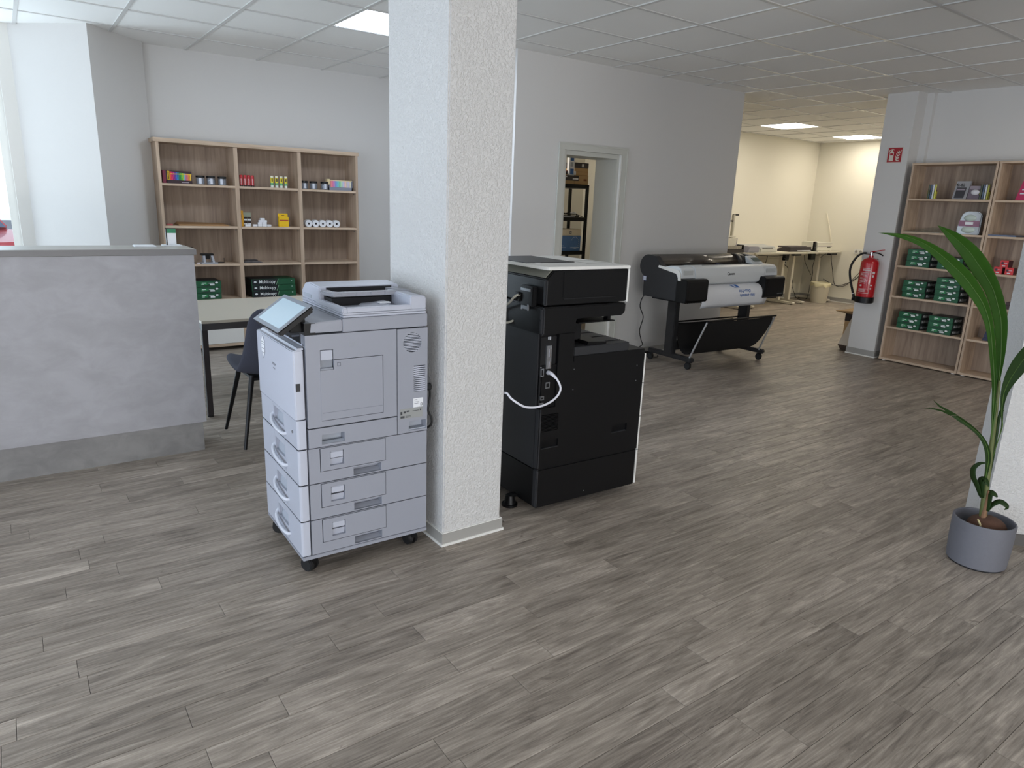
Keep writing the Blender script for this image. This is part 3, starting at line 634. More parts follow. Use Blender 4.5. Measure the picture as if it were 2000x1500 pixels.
# ---------------------------------------------------------------- black office printer (behind the pillar)
t = thing('office_printer', 'large black office printer with white lid, behind the pillar', 'printer', (1.933, 2.428, 0), -2)
V = .60
for x, y in ((.08, .10), (.08, .50), (.57, .08), (.57, .52)): caster(t, x, y, r=.02, w=.014, plate=.046)
obj('stabiliser', B().cyl((-.035, .17, 0), (-.035, .17, .012), .040, n=24).cyl((-.035, .17, .012), (-.035, .17, .055), .030, .022, n=24).box(-.04, .02, .155, .185, .045, .06), M_BLK, t)
obj('base_cabinet', B().box(0, .648, 0, V, .040, .2405, bev=.006), M_BLK, t)
obj('rear_panel_screw', B().cyl((.30, -.0005, .075), (.30, -.002, .075), .003, n=8), M_STEEL, t)
mb = obj('main_cabinet', B().slab('y', .0, .648, .2435, .755, .0, .012, [(.005, .112, .430, .515), (.018, .117, .345, .384), (.460, .563, .358, .396), (-.001, .090, .547, .757)]), M_BLK, t, smooth=False)
obj('cabinet_core', B().box(.010, .640, .011, V, .2435, .752), M_BLK, mb, smooth=False)
obj('corner_post', B().box(-.004, .012, -.003, .03, .2435, .547, bev=.005).box(-.004, .012, -.003, .03, .045, .2405, bev=.005), M_BLK2, mb)
obj('port_inset', B().box(.002, .09, .018, .024, .547, .885), M_BLKM, mb, smooth=False)
obj('back_plate', B().box(-.006, .004, .03, V-.01, .2435, 1.0, bev=.002), M_BLK2, mb)
b = B()
for k in range(12): b.box(.007, .110, -.001, .004, .4335+k*.0067, .4335+k*.0067+.003)
obj('side_grille', b, M_BLK, mb, smooth=False)
for a, z0, z1 in ((.018, .345, .384), (.460, .358, .396)): obj('grip', B().box(a, a+.10, .011, .013, z0, z1), M_GAP, mb, smooth=False); obj('grip_lip', B().box(a, a+.10, -.001, .011, z0-.002, z0+.001), M_BLK2, mb, smooth=False)
for x, z in ((.60, .70), (.60, .62), (.19, .62), (.19, .72)): obj('screw', B().cyl((x, -.0005, z), (x, -.002, z), .0028, n=8), M_STEEL, mb)
# ports
obj('steel_port_plate', B().box(.030, .058, .008, .020, .735, .845), M_STEEL, mb, smooth=False)
obj('port_latch', B().box(.044, .052, .004, .009, .79, .83).box(.046, .054, .003, .009, .74, .77), M_CHROME, mb, smooth=False)
for x, z, w, h in ((.004, .700, .012, .038), (.034, .640, .020, .030), (.008, .585, .016, .020), (.006, .552, .016, .020)):
    obj('port', B().slab('y', x, x+w+.004, z, z+h, .010, .020, [(x+.003, x+w, z+.005, z+h-.006)]), M_STEEL, mb, smooth=False)
obj('port_marks', B().box(.040, .047, .0165, .018, .872, .885).box(.050, .056, .0165, .018, .870, .885).box(.018, .030, .0165, .018, .732, .734).box(.004, .016, .0165, .018, .742, .744), mat('pale_print', (180, 184, 190), .6), mb, smooth=False)
# column and upper housing
obj('upright', B().box(.0, .183, .024, V, .7555, .8975).box(.090, .183, -.0015, .03, .757, .8975, bev=.0015), M_BLK, t)
obj('upper_housing', B().prism([(-.012, .899), (.183, .899), (.183, .958), (.19, .965), (.470, .965), (.487, .985), (.487, 1.026), (-.012, 1.026)], 1, -.006, V-.02, bev=.007), M_BLK, t)
obj('housing_edge', B().box(-.018, .002, -.011, .016, .898, 1.024, bev=.007), M_BLK2, t)
obj('cavity_block', B().box(.183, .30, .10, V-.02, .84, .966), M_BLKM, t, smooth=False)
obj('cavity_shelf', B().box(.21, .435, .01, .26, .937, .942).box(.405, .425, .03, .06, .94, .966), M_BLK, t, smooth=False)
tr_ = obj('output_tray', B().box(.185, .536, .0, .56, .784, .826, bev=.003), M_BLK2, t)
obj('tray_slope', B().hexa([(.28, .02, .826), (.40, .02, .826), (.40, .54, .826), (.28, .54, .826), (.285, .02, .843), (.40, .02, .836), (.40, .54, .836), (.285, .54, .843)]), M_BLK, tr_, smooth=False)
for k in range(4): obj('tray_rib', B().box(.30, .53, .06+k*.11, .066+k*.11, .836 if k < 0 else .8255, .8285), M_BLKM, tr_, smooth=False)
obj('side_ledge', B().box(.185, .645, -.002, V, .7555, .784, bev=.002), M_BLK, t)
obj('white_front_panel', B().box(.649, .660, .0, V, .045, .757, bev=.002), M_WHITE, t)
for z in (.235, .42, .60): obj('drawer_gap', B().box(.6485, .6612, -.0005, V+.001, z, z+.003), M_GAP, t, smooth=False)
# feeder
fd = obj('feeder_body', B().prism([(-.002, 1.034), (.487, 1.034), (.487, 1.190), (.060, 1.190), (.040, 1.188), (-.002, 1.150)], 1, -.004, V-.04, bev=.004), M_BLK, t)
obj('feeder_corner', B().box(-.007, .010, -.008, .012, 1.032, 1.150, bev=.005), M_BLK2, fd)
obj('bevel_strip', B().hexa([(.002, .010, 1.156), (.038, .010, 1.190), (.038, .55, 1.190), (.002, .55, 1.156), (-.001, .010, 1.1585), (.036, .010, 1.1925), (.036, .55, 1.1925), (-.001, .55, 1.1585)]), mat('strip_grey', (128, 128, 118), .35), fd, smooth=False)
obj('feeder_flap', B().slab('y', .095, .465, 1.068, 1.183, -.0065, -.004), M_BLK, fd, smooth=False)
obj('flap_line', B().box(.10, .42, -.0068, -.004, 1.058, 1.061), M_GAP, fd, smooth=False)
lid = obj('white_lid', B().prism([(.005, -.012), (.495, -.012), (.495, V-.04), (-.004, V-.04), (-.004, .004)], 2, 1.192, 1.206, bev=.003), M_WHITE, t)
obj('dark_inset', B().box(.012, .30, .18, V-.05, 1.2055, 1.209, bev=.001), M_BLK2, lid)
obj('lid_plate', B().slab('z', .33, .46, .12, .27, 1.2055, 1.2068, [(.335, .455, .125, .265)]), M_BASE, lid, smooth=False)
obj('inset_tab', B().box(.06, .09, .17, .185, 1.2055, 1.208), M_PAPER, lid, smooth=False)
obj('white_end_panel', B().box(.487, .497, -.006, V-.04, 1.030, 1.193, bev=.002), M_WHITE, t)
b = B()
for k in range(9): b.box(-.0075, -.0055, .085, .185, .942+k*.0048, .942+k*.0048+.0026)
obj('rear_grille', b, M_GAP, t, smooth=False)
for y, z in ((.065, .966), (.008, .966), (.012, .915)): obj('screw_hole', B().cyl((-.0195 if y < .05 else -.0075, y, z), (-.0055, y, z), .005, n=12), M_GAP, t)
obj('hinge', B().box(-.030, -.002, .060, .160, 1.02, 1.112, bev=.004), M_BLK, t)
obj('hinge_clip', B().hexa([(-.034, .075, 1.088), (-.030, .075, 1.088), (-.030, .15, 1.088), (-.034, .15, 1.088), (-.034, .075, 1.100), (-.030, .075, 1.100), (-.030, .15, 1.100), (-.034, .15, 1.100)]).box(-.033, -.028, .09, .135, 1.004, 1.020).box(-.034, -.028, .085, .092, 1.0, 1.028).box(-.034, -.028, .135, .142, 1.0, 1.02), M_STEEL, t)
obj('connector', B().box(-.040, -.006, .155, .185, 1.035, 1.075), M_BLK, t)
Mt = Matrix.Translation((1.933, 2.428, 0)) @ Matrix.Rotation(math.radians(-2), 4, 'Z')
def wp(l): return [Mt @ Vector(p) for p in l]
cw = [(.045, .010, .716), (.035, -.025, .721), (.042, -.055, .706), (.057, -.07, .671), (.053, -.075, .643), (.027, -.08, .619), (-.014, -.085, .602), (-.063, -.09, .594), (-.109, -.09, .594), (-.154, -.088, .604), (-.192, -.08, .627), (-.207, -.06, .642), (-.212, -.02, .657), (-.214, .06, .60), (-.21, .14, .3), (-.20, .2, .01)]
tag(obj('network_cable', B().tube(wp(cw), .0048, 10).tube(wp(cw[:3]), lambda t: .011-.005*t, 10), M_CABLE), 'white cable looping out of the black printer towards the pillar', 'cable')
cg = [(-.03, .158, 1.062), (-.042, .165, 1.062), (-.05, .18, 1.050), (-.05, .21, 1.025), (-.045, .26, 1.0), (-.04, .33, .974), (-.04, .34, .93), (-.035, .27, .915), (-.008, .235, .93)]
tag(obj('signal_cable', B().tube(wp(cg), .0055, 8), M_CABLEG), 'short pale grey cable arching at the back of the black printer', 'cable')

# ---------------------------------------------------------------- wide format plotter
t = thing('plotter', 'wide format printer on a black wheeled stand with white cover', 'printer', (5.11, 4.23, 0), -2.2)
def rnd(y0, y1, z0, z1, r, n=5):
    """rounded rectangle in (y, z)"""
    p = []
    for cy, cz, a0 in ((y1-r, z1-r, 0), (y0+r, z1-r, 90), (y0+r, z0+r, 180), (y1-r, z0+r, 270)):
        for k in range(n+1): a = math.radians(a0+90*k/n); p.append((cy+r*math.cos(a), cz+r*math.sin(a)))
    return p
circ = [(.45+.108*math.cos(math.radians(a)), .942+.108*math.sin(math.radians(a))) for a in range(-75, 106, 12)]
side = [(.06, .655), (.49, .655)]+[c for c in circ]+[(.36, 1.040), (.28, .965), (.10, .925), (.06, .87)]
for x0, x1 in ((-.165, -.10), (1.18, 1.25)):
    obj('end_housing', B().prism(side, 0, x0, x1, bev=.004), M_BLK2, t)
obj('body', B().box(-.10, 1.18, .10, .46, .66, .86), M_BLK, t, smooth=False)
obj('underside', B().box(-.08, 1.16, .09, .44, .63, .66).box(-.15, 1.2, .42, .50, .66, .80), M_BLKM, t, smooth=False)
for x0, x1 in ((-.160, .128), (.955, 1.262)):
    k = obj('ink_box', B().prism(rnd(-.065, .115, .650, .862, .028), 0, x0, x1, bev=.010), M_BLK, t)
    obj('ink_door', B().box(x0+.03, x1-.03, -.0665, -.063, .672, .84, bev=.001), M_BLK, k)
    obj('ink_seam', B().box(x0-.0008, x0+.001, .02, .022, .67, .85), M_GAP, k, smooth=False)
    b = B()
    for j in range(8): b.box(x0+.04+j*.028, x0+.052+j*.028, -.03, .09, .640, .652)
    obj('ink_feet', b, M_BLKM, k, smooth=False)
text('ink_lettering', 'imagePROGRAF', .012, (1.155, -.0672, .688), (1, 0, 0), (0, 0, 1), MATS['pale_print'], t)
# roll cover: smoked transparent half cylinder with dark roll bed inside
rows = []
for a in range(60, 181, 10):
    rr = .106; rows.append([(x, .45+rr*math.cos(math.radians(a)), .942+rr*math.sin(math.radians(a))) for x in (-.10, 1.02)])
obj('roll_bed', B().cyl((-.09, .44, .93), (1.17, .44, .93), .060, n=28).box(-.09, 1.17, .16, .46, .86, .905), mat('roll_brown', (84, 72, 68), .5), t)
sm = mat('smoked_cover', (74, 66, 60), .12, alpha=.62)
o = obj('roll_cover', B().grid(rows).grid([[(-.10, .344, .942), (1.02, .344, .942)], [(-.10, .28, .942), (1.02, .28, .942)], [(-.10, .20, .952), (1.02, .20, .952)]]), sm, t); m = o.modifiers.new('th', 'SOLIDIFY'); m.thickness = .003
obj('cover_rail', B().box(-.10, 1.02, .30, .306, .965, .970), M_BLK, t, smooth=False)
for k in range(7): obj('cover_line', B().box(.03+k*.14, .034+k*.14, .20, .31, .948, .954), M_BLK2, t, smooth=False)
obj('blue_guide', B().box(.62, .66, .24, .30, .945, .965), mat('guide_blue', (52, 56, 96), .4), t)
for x0, x1, r in ((1.02, 1.08, .110), (1.08, 1.17, .100)):
    rows = [[(x, .45+r*math.cos(math.radians(a)), .942+r*math.sin(math.radians(a))) for x in (x0, x1)] for a in range(0, 236, 12)]
    o = obj('roll_end_band', B().grid(rows), M_BLK2, t); m = o.modifiers.new('th', 'SOLIDIFY'); m.thickness = .004
# white top cover
M_CV = mat('cover_white', (214, 218, 220), .35)
cvp = [(.215, .930), (.225, .955), (.16, .972), (.06, .972), (.025, .955), (.008, .915), (.004, .86), (.018, .815), (.05, .796), (.09, .80), (.09, .93)]
obj('front_cover', B().prism(cvp, 0, .020, 1.015, bev=.003), M_CV, t)
obj('cover_slot', B().box(.20, .78, .10, .106, .971, .975), M_GAP, t, smooth=False)
for x0, x1 in ((-.162, .018), (1.017, 1.225)):
    k = obj('end_cap', B().prism([(.215, .900), (.225, .955), (.16, .970), (.06, .968), (.030, .950), (.014, .90), (.012, .866), (.09, .866)], 0, x0+.004, x1, bev=.003), M_CV, t)
    obj('cap_panel', B().box(x0+.03, x1-.03, .0105, .014, .895, .935, bev=.001), mat('cap_grey', (188, 192, 192), .4), k)
brk = [(.300, .962), (.305, .942), (.075, .905), (.052, .893), (.044, .845), (.012, .845), (.020, .905), (.038, .932), (.070, .942)]
obj('side_bracket', B().prism(brk, 0, -.172, -.160, bev=.002), M_WHITE, t)
text('maker_lettering', 'Canon', .040, (.452, .0035, .884), (1, 0, 0), (0, 0, 1), mat('letter_black', (30, 30, 34), .5), t, bold=True)
# control panel
lc = obj('control_panel', B().hexa([(.93, .10, .975), (1.12, .10, .972), (1.10, .20, .972), (.95, .20, .975), (.90, .17, 1.045), (1.055, .17, 1.048), (1.06, .185, 1.052), (.905, .185, 1.049)], bev=.005), M_CV, t)
obj('display', B().hexa([(.975, .1065, 1.0), (1.075, .1065, .998), (1.075, .12, .998), (.975, .12, 1.0), (.955, .140, 1.032), (1.040, .140, 1.034), (1.040, .15, 1.034), (.955, .15, 1.032)]), mat('lcd', (92, 104, 98), .2), lc, smooth=False)
obj('power_button', B().box(1.075, 1.095, .094, .104, .978, .986), M_PAPER, lc, smooth=False)
# printed sheet curling out
ys = [(.10, .792), (.06, .794), (.02, .788), (-.015, .768), (-.035, .738), (-.042, .70), (-.040, .66), (-.030, .62), (-.016, .583)]
shp = obj('printed_sheet', B().grid([[(x, y, z) for x in [.095+.0945*k for k in range(11)]] for y, z in ys]), M_PAPER, t); m = shp.modifiers.new('th', 'SOLIDIFY'); m.thickness = .0006; m.offset = -1
BL = mat('print_blue', (52, 104, 178), .7)
def sheet_text(name, txt, size, x1, z, sx=1.0):
    # upside-down lettering that follows the curl of the sheet
    me = text_mesh(txt, size, (0, 0, 0), (1, 0, 0), (0, 1, 0), True, 'LEFT', sx)
    for v in me.vertices:
        X, Y = v.co.x, v.co.y; zz = z-Y
        for (ya, za), (yb, zb) in zip(ys[2:], ys[3:]):
            if zb <= zz <= za: tt = (za-zz)/(za-zb); yy = ya+(yb-ya)*tt; break
        else: yy = ys[-1][0]
        v.co = (x1-X, yy-.003, zz)
    return obj(name, me, BL, shp, smooth=False)
sheet_text('sheet_lettering', 'Hier entsteht', .042, .838, .702, .98)
sheet_text('sheet_lettering', 'Octo-Print', .040, .775, .744, .98)
obj('sheet_logo', B().poly([(.50, .012, .791), (.60, .012, .791), (.63, -.0235, .7655), (.55, -.0235, .7655)]), BL, shp, smooth=False)
obj('sheet_logo_cutout', B().poly([(.525, .005, .7885), (.55, .005, .7885), (.585, -.0225, .7685), (.562, -.0225, .7685)]), M_PAPER, shp, smooth=False)
# stand
M_ST = mat('stand_metal', (38, 38, 40), .4)
for x in (.0, 1.05):
    lg = obj('stand_leg', B().box(x-.005, x+.055, .19, .30, .095, .655, bev=.006), M_ST, t)
    obj('foot_bar', B().box(x-.005, x+.055, -.055, .52, .075, .118, bev=.010), M_ST, t)
    obj('leg_cap', B().box(x-.02, x+.075, .15, .34, .635, .66, bev=.003), M_BLK, lg)
    for y in (-.02, .48): caster(t, x+.022, y, r=.033, w=.012, yaw=.2, plate=.076)
obj('cross_beam', B().box(.05, 1.05, .225, .265, .14, .23, bev=.004), M_ST, t)
# fabric basket held by two metal rods
fb = [(-.175, .492), (-.150, .43), (-.105, .34), (-.055, .25), (.0, .17), (.06, .125), (.13, .125), (.19, .18), (.235, .28), (.27, .41)]
rows = []
for k, (y, z) in enumerate(fb):
    e = .03 if k == 0 else (.0 if k < 4 else .02*(k-3)*.5)
    rows.append([(.045+.0+e*(1 if i == 0 else -1 if i == 12 else 0)+(.975)*i/12, y, z-.012*math.sin(PI*i/12)*(k in (0, 9))) for i in range(13)])
bk = obj('basket', B().grid(rows), M_BLKM, t); m = bk.modifiers.new('th', 'SOLIDIFY'); m.thickness = .006; m = bk.modifiers.new('s', 'SUBSURF'); m.levels = m.render_levels = 1
obj('basket_bar', B().cyl((.03, -.178, .490), (1.03, -.178, .490), .009, n=12).cyl((.03, .272, .412), (1.03, .272, .412), .008, n=12), M_BLK, t)
for x in (.018, 1.042):
    obj('basket_rod', B().cyl((x, -.02, .112), (x+(.02 if x < .5 else -.02), -.172, .478), .0085, n=12), mat('rod_metal', (206, 208, 212), .3, metal=.7), t)
obj('rear_label', B().box(-.1675, -.155, .455, .50, .80, .845), mat('label_blue', (44, 52, 110), .5), t, smooth=False)
obj('rear_label_print', B().box(-.1685, -.167, .455, .492, .805, .842), mat('label_print', (186, 190, 200), .5, var=.5, vscale=180), t, smooth=False)
tag(obj('mains_cable', B().tube([(4.97, 4.69, .70), (5.16, 4.86, .665), (5.111, 4.87, .589), (5.098, 4.87, .512), (5.155, 4.87, .405), (5.119, 4.87, .276), (5.154, 4.87, .167), (5.18, 4.87, .12), (5.125, 4.87, .09), (5.08, 4.86, .02), (5.15, 4.84, .006), (5.22, 4.85, .03), (5.24, 4.86, .006), (5.20, 4.80, .006), (5.27, 4.74, .006), (5.34, 4.80, .006)], .0048), M_RUB), 'black power cord hanging behind the wide plotter against the wall', 'cable')
tag(obj('power_strip', B().box(5.06, 5.30, 4.88, 4.93, 0, .035, bev=.005), M_BLK), 'black power strip on the floor behind the wide plotter', 'power strip')

# ---------------------------------------------------------------- potted palm
LEAF_A = ([(3.326,1.088,0.662),(3.323,1.098,0.732),(3.318,1.108,0.801),(3.31,1.123,0.868),(3.302,1.138,0.936),(3.292,1.153,1.002),(3.28,1.172,1.066),(3.264,1.201,1.125),(3.244,1.24,1.175),(3.222,1.28,1.222),(3.199,1.321,1.269),(3.175,1.362,1.314),(3.149,1.406,1.355),(3.119,1.456,1.382),(3.088,1.508,1.399),(3.056,1.561,1.41)],[(3.329,1.079,0.664),(3.326,1.086,0.738),(3.322,1.093,0.812),(3.316,1.105,0.884),(3.308,1.119,0.956),(3.298,1.133,1.027),(3.287,1.15,1.096),(3.272,1.174,1.162),(3.254,1.208,1.221),(3.233,1.246,1.276),(3.208,1.293,1.317),(3.181,1.342,1.355),(3.152,1.395,1.385),(3.122,1.449,1.407),(3.089,1.505,1.413),(3.056,1.561,1.41)])
LEAF_B = ([(3.328,1.081,0.664),(3.338,1.09,0.722),(3.347,1.099,0.78),(3.355,1.109,0.838),(3.36,1.125,0.896),(3.363,1.139,0.954),(3.364,1.154,1.012),(3.363,1.17,1.069),(3.357,1.191,1.124),(3.349,1.214,1.179),(3.335,1.247,1.225),(3.318,1.281,1.269),(3.301,1.311,1.317),(3.281,1.343,1.362),(3.259,1.377,1.406),(3.237,1.409,1.451)],[(3.33,1.074,0.665),(3.34,1.084,0.728),(3.349,1.093,0.791),(3.359,1.098,0.854),(3.367,1.1,0.917),(3.373,1.107,0.979),(3.376,1.115,1.042),(3.376,1.129,1.104),(3.37,1.15,1.164),(3.361,1.174,1.221),(3.348,1.202,1.277),(3.332,1.234,1.328),(3.313,1.271,1.374),(3.289,1.314,1.409),(3.264,1.36,1.436),(3.237,1.409,1.451)])
LEAF_C = ([(3.329,1.044,0.637),(3.319,1.051,0.675),(3.309,1.057,0.713),(3.3,1.061,0.751),(3.291,1.064,0.789),(3.284,1.062,0.826),(3.277,1.058,0.863),(3.271,1.05,0.899),(3.266,1.04,0.933),(3.262,1.026,0.965),(3.259,1.011,0.995),(3.256,0.993,1.022),(3.254,0.976,1.048),(3.251,0.958,1.074)],[(3.33,1.041,0.638),(3.321,1.044,0.675),(3.312,1.047,0.712),(3.305,1.045,0.749),(3.298,1.041,0.785),(3.293,1.03,0.818),(3.289,1.016,0.849),(3.286,1.001,0.878),(3.282,0.987,0.908),(3.278,0.975,0.939),(3.271,0.971,0.972),(3.264,0.966,1.006),(3.258,0.962,1.038),(3.251,0.958,1.071)])
LEAF_D = ([(3.336,1.058,0.4),(3.327,1.054,0.447),(3.319,1.051,0.493),(3.306,1.059,0.536),(3.292,1.076,0.573),(3.276,1.098,0.603),(3.258,1.124,0.629),(3.24,1.151,0.65),(3.222,1.179,0.669),(3.204,1.208,0.685),(3.185,1.238,0.7),(3.168,1.265,0.723)],[(3.333,1.066,0.398),(3.323,1.069,0.444),(3.312,1.071,0.49),(3.3,1.08,0.533),(3.286,1.095,0.571),(3.269,1.118,0.6),(3.252,1.146,0.62),(3.233,1.174,0.64),(3.215,1.202,0.659),(3.197,1.232,0.673),(3.178,1.263,0.678),(3.159,1.294,0.678)])
STEM = [(3.36,1.046,0.183),(3.358,1.052,0.26),(3.355,1.064,0.394),(3.351,1.074,0.56),(3.347,1.088,0.744),(3.345,1.094,0.826)]
STEM2 = [(3.365,1.064,0.374),(3.365,1.065,0.509),(3.362,1.072,0.679),(3.363,1.071,0.746),(3.363,1.07,0.78)]
CURL_A = [(3.323,1.064,0.317),(3.317,1.082,0.359),(3.312,1.102,0.395),(3.31,1.106,0.432),(3.315,1.09,0.458),(3.321,1.07,0.466)]
BRACT_A = [(3.321,1.055,0.31),(3.317,1.066,0.354),(3.317,1.068,0.389),(3.321,1.054,0.387),(3.325,1.041,0.367)]
BRACT_B = [(3.343,1.033,0.253),(3.342,1.036,0.3),(3.342,1.037,0.332),(3.346,1.022,0.334),(3.35,1.009,0.323)]
CURL_B = [(3.343,1.032,0.251),(3.347,1.02,0.284),(3.354,0.998,0.306),(3.361,0.975,0.297),(3.362,0.97,0.285),(3.36,0.978,0.276)]
ROOT = [(3.276,1.048,0.234),(3.28,1.033,0.227),(3.283,1.024,0.209)]
t = thing('potted_palm', 'young coconut palm with split leaves in a grey round pot', 'plant', (0, 0, 0))
PC = (3.362, 1.040, 0)
obj('pot', B().lathe([(0, .004), (.108, .004), (.115, .010), (.1195, .10), (.1205, .204), (.1185, .207), (.1125, .207), (.1115, .200), (.110, .06), (0, .06)], PC, 56), mat('pot_grey', (104, 105, 112), .6, bump=.15, bscale=240, var=.06, vscale=60), t)
obj('pot_foot', B().lathe([(0, 0), (.108, 0), (.108, .006), (0, .006)], PC, 40), M_BLK, t)
obj('soil', B().lathe([(0, .14), (.11, .135), (.11, .10), (0, .10)], PC, 30), mat('soil', (58, 42, 34), .95, bump=.8, bscale=90), t)
obj('coconut', B().ball((3.372, 1.030, .168), .068, 1.05, 1.15, .78, n=24), mat('husk', (84, 58, 44), .95, bump=.8, bscale=45, var=.35, vscale=22), t)
M_LEAF = mat('leaf_green', (38, 72, 10), .5, var=.22, vscale=14, spec=.12); M_LEAFD = mat('leaf_dark', (32, 54, 18), .5, var=.2, vscale=16, spec=.25)
for _l in LEAF_A+LEAF_B: _l.insert(0, (3.342, 1.076, .57))
for _l in LEAF_C: _l.insert(0, (3.346, 1.052, .57)); _l.insert(0, (3.358, 1.062, .48))
def leaf(name, data, m, fold=.10, parent=None):
    L, R = data; bk = Vector((.93, .28, -.15)); rows = []
    for i, (a, b) in enumerate(zip(L, R)):
        a = Vector(a); b = Vector(b); w = (b-a).length; r = []
        for k in range(7):
            s = k/6; f = fold*w*(1-abs(2*s-1)); r.append(a.lerp(b, s)+bk*f)
        rows.append(r)
    o = obj(name, B().grid(rows), m, parent or t); md = o.modifiers.new('th', 'SOLIDIFY'); md.thickness = .0012
    md = o.modifiers.new('s', 'SUBSURF'); md.levels = md.render_levels = 1
    mid = [r[3]-bk*.002 for r in rows]
    obj('midrib', B().tube(mid, lambda q: .0016*(1-q)+.0004, 6), mat('rib_green', (74, 102, 40), .5), o)
    return o
leaf('leaf', LEAF_A, M_LEAF); leaf('leaf', LEAF_B, M_LEAF); leaf('leaf', LEAF_C, M_LEAFD, .16); DM = [tuple((a+b)/2 for a, b in zip(p, q_)) for p, q_ in zip(*LEAF_D)]
fork = leaf('leaf', (LEAF_D[0][:9], LEAF_D[1][:9]), M_LEAFD, .12)
def mixp(a, b, s): return tuple(u+(v-u)*s for u, v in zip(a, b))
obj('leaf_tip', B().grid([[LEAF_D[0][8], DM[8]], [LEAF_D[0][9], DM[9]], [LEAF_D[0][10], mixp(DM[10], LEAF_D[0][10], .55)], [LEAF_D[0][11], mixp(LEAF_D[0][11], DM[11], .02)]]), M_LEAFD, fork)
obj('leaf_tip', B().grid([[DM[8], LEAF_D[1][8]], [DM[9], LEAF_D[1][9]], [mixp(DM[10], LEAF_D[1][10], .45), LEAF_D[1][10]], [mixp(LEAF_D[1][11], DM[11], .02), LEAF_D[1][11]]]), M_LEAFD, fork)
def ribbon(name, pts, w, m, parent):
    d = Vector((-.29, .957, 0)); rows = []
    pts = [Vector(p) for p in pts]; q = []
    for i in range(len(pts)-1):
        p0 = pts[max(i-1, 0)]; p1 = pts[i]; p2 = pts[i+1]; p3 = pts[min(i+2, len(pts)-1)]
        for k in range(5): s = k/5; q.append(.5*((2*p1)+(p2-p0)*s+(2*p0-5*p1+4*p2-p3)*s*s+(3*p1-p0-3*p2+p3)*s**3))
    q.append(pts[-1])
    for i, p in enumerate(q):
        s = i/(len(q)-1); tg = (q[min(i+1, len(q)-1)]-q[max(i-1, 0)]).normalized(); vd = Vector((.95, .30, -.2)); sd = (tg.cross(vd).normalized()*.55+vd*.6).normalized()
        ww = w*(math.sin(PI*min(1, .18+s*.78))); rows.append([p-sd*ww, p+vd*ww*.2, p+sd*ww])
    o = obj(name, B().grid(rows), m, parent); md = o.modifiers.new('th', 'SOLIDIFY'); md.thickness = .0012; return o
ribbon('curled_leaf', CURL_A, .016, M_LEAFD, t); ribbon('bract', BRACT_A, .022, M_LEAFD, t); ribbon('bract', BRACT_B, .020, M_LEAFD, t); ribbon('curled_leaf', CURL_B, .014, M_LEAFD, t)
obj('stem', B().tube([(3.365, 1.046, .17)]+STEM[1:], lambda s: .017-.0125*s, 12), mat('stem_green', (96, 104, 58), .55, var=.3, vscale=30), t)
obj('side_stem', B().tube(STEM2[:3]+[(3.352, 1.060, .70)], lambda s: .009-.005*s, 10), M_LEAFD, t)
obj('sheath', B().tube([(3.352, 1.045, .17), (3.350, 1.043, .25), (3.350, 1.046, .34)], lambda s: .014-.010*s, 10), mat('sheath', (128, 96, 70), .8, var=.3, vscale=60), t)
obj('root', B().tube([(3.30, 1.030, .19), (3.285, 1.040, .222), (3.29, 1.028, .20)], .0035, 8), mat('root', (190, 176, 130), .7), t)

# ---------------------------------------------------------------- fire extinguisher and sign
t = thing('fire_extinguisher', 'red fire extinguisher with black hose hung on the rear pillar', 'fire extinguisher', (7.374, 3.802, 0))
M_RED = mat('extinguisher_red', (178, 24, 34), .22, coat=.4)
obj('cylinder', B().lathe([(0, .60), (.086, .60), (.089, .62), (.089, 1.000), (.084, 1.022), (.066, 1.044), (.040, 1.056), (.022, 1.062), (.022, 1.082), (0, 1.082)], (0, 0, 0), 36), M_RED, t)
obj('foot_ring', B().lathe([(.0, .585), (.082, .585), (.0925, .592), (.0925, .648), (.089, .652), (0, .652)], (0, 0, 0), 36), M_BLK, t)
obj('valve', B().cyl((0, 0, 1.08), (0, 0, 1.118), .014, n=14).cyl((-.004, .0, 1.098), (-.004, .05, 1.100), .011, n=12), M_CHROME, t)
obj('lever', B().hexa([(-.008, .018, 1.108), (-.008, -.130, 1.146), (.010, -.130, 1.146), (.010, .018, 1.108), (-.008, .014, 1.122), (-.008, -.130, 1.152), (.010, -.130, 1.152), (.010, .014, 1.122)], bev=.002), M_RED, t)
obj('carry_handle', B().tube([(0, .0, 1.112), (0, -.05, 1.112), (0, -.09, 1.104), (0, -.122, 1.088)], .0065, 8), M_BLK, t)
obj('hose', B().tube([(-.004, .045, 1.100), (-.004, .085, 1.100), (-.006, .140, 1.065), (-.01, .185, .99), (-.01, .200, .915), (-.01, .185, .83), (-.008, .155, .74), (-.006, .125, .66)], .0115, 10), M_RUB, t)
hn = obj('nozzle', B().cyl((-.006, .125, .665), (-.004, .108, .60), .014, .012, n=14).box(-.02, .012, .09, .128, .592, .625), M_BLK, t)
obj('hose_clip', B().cyl((-.006, .1275, .672), (-.006, .124, .660), .0135, n=14), M_PAPER, hn)
obj('wall_bracket', B().box(.08, .103, -.03, .03, .93, 1.05), M_STEEL, t, smooth=False)
def arc(b, a0, a1, z0, z1, r=.0896):
    n = max(2, int(abs(a1-a0)/6)); rows = [[(r*math.cos(math.radians(a0+(a1-a0)*k/n)), r*math.sin(math.radians(a0+(a1-a0)*k/n)), z) for z in (z0, z1)] for k in range(n+1)]; return b.grid(rows)
M_PR = mat('print_white', (206, 198, 196), .5)
b = B(); F = 206   # direction that faces the shop floor
arc(b, F-38, F+10, .925, .940); arc(b, F-40, F+8, .948, .954); arc(b, F-50, F+14, .905, .909)
for k, z in enumerate((.893, .880, .868, .850, .838, .820, .808, .795)): arc(b, F-50, F-12+(k % 3)*4, z, z+.004)
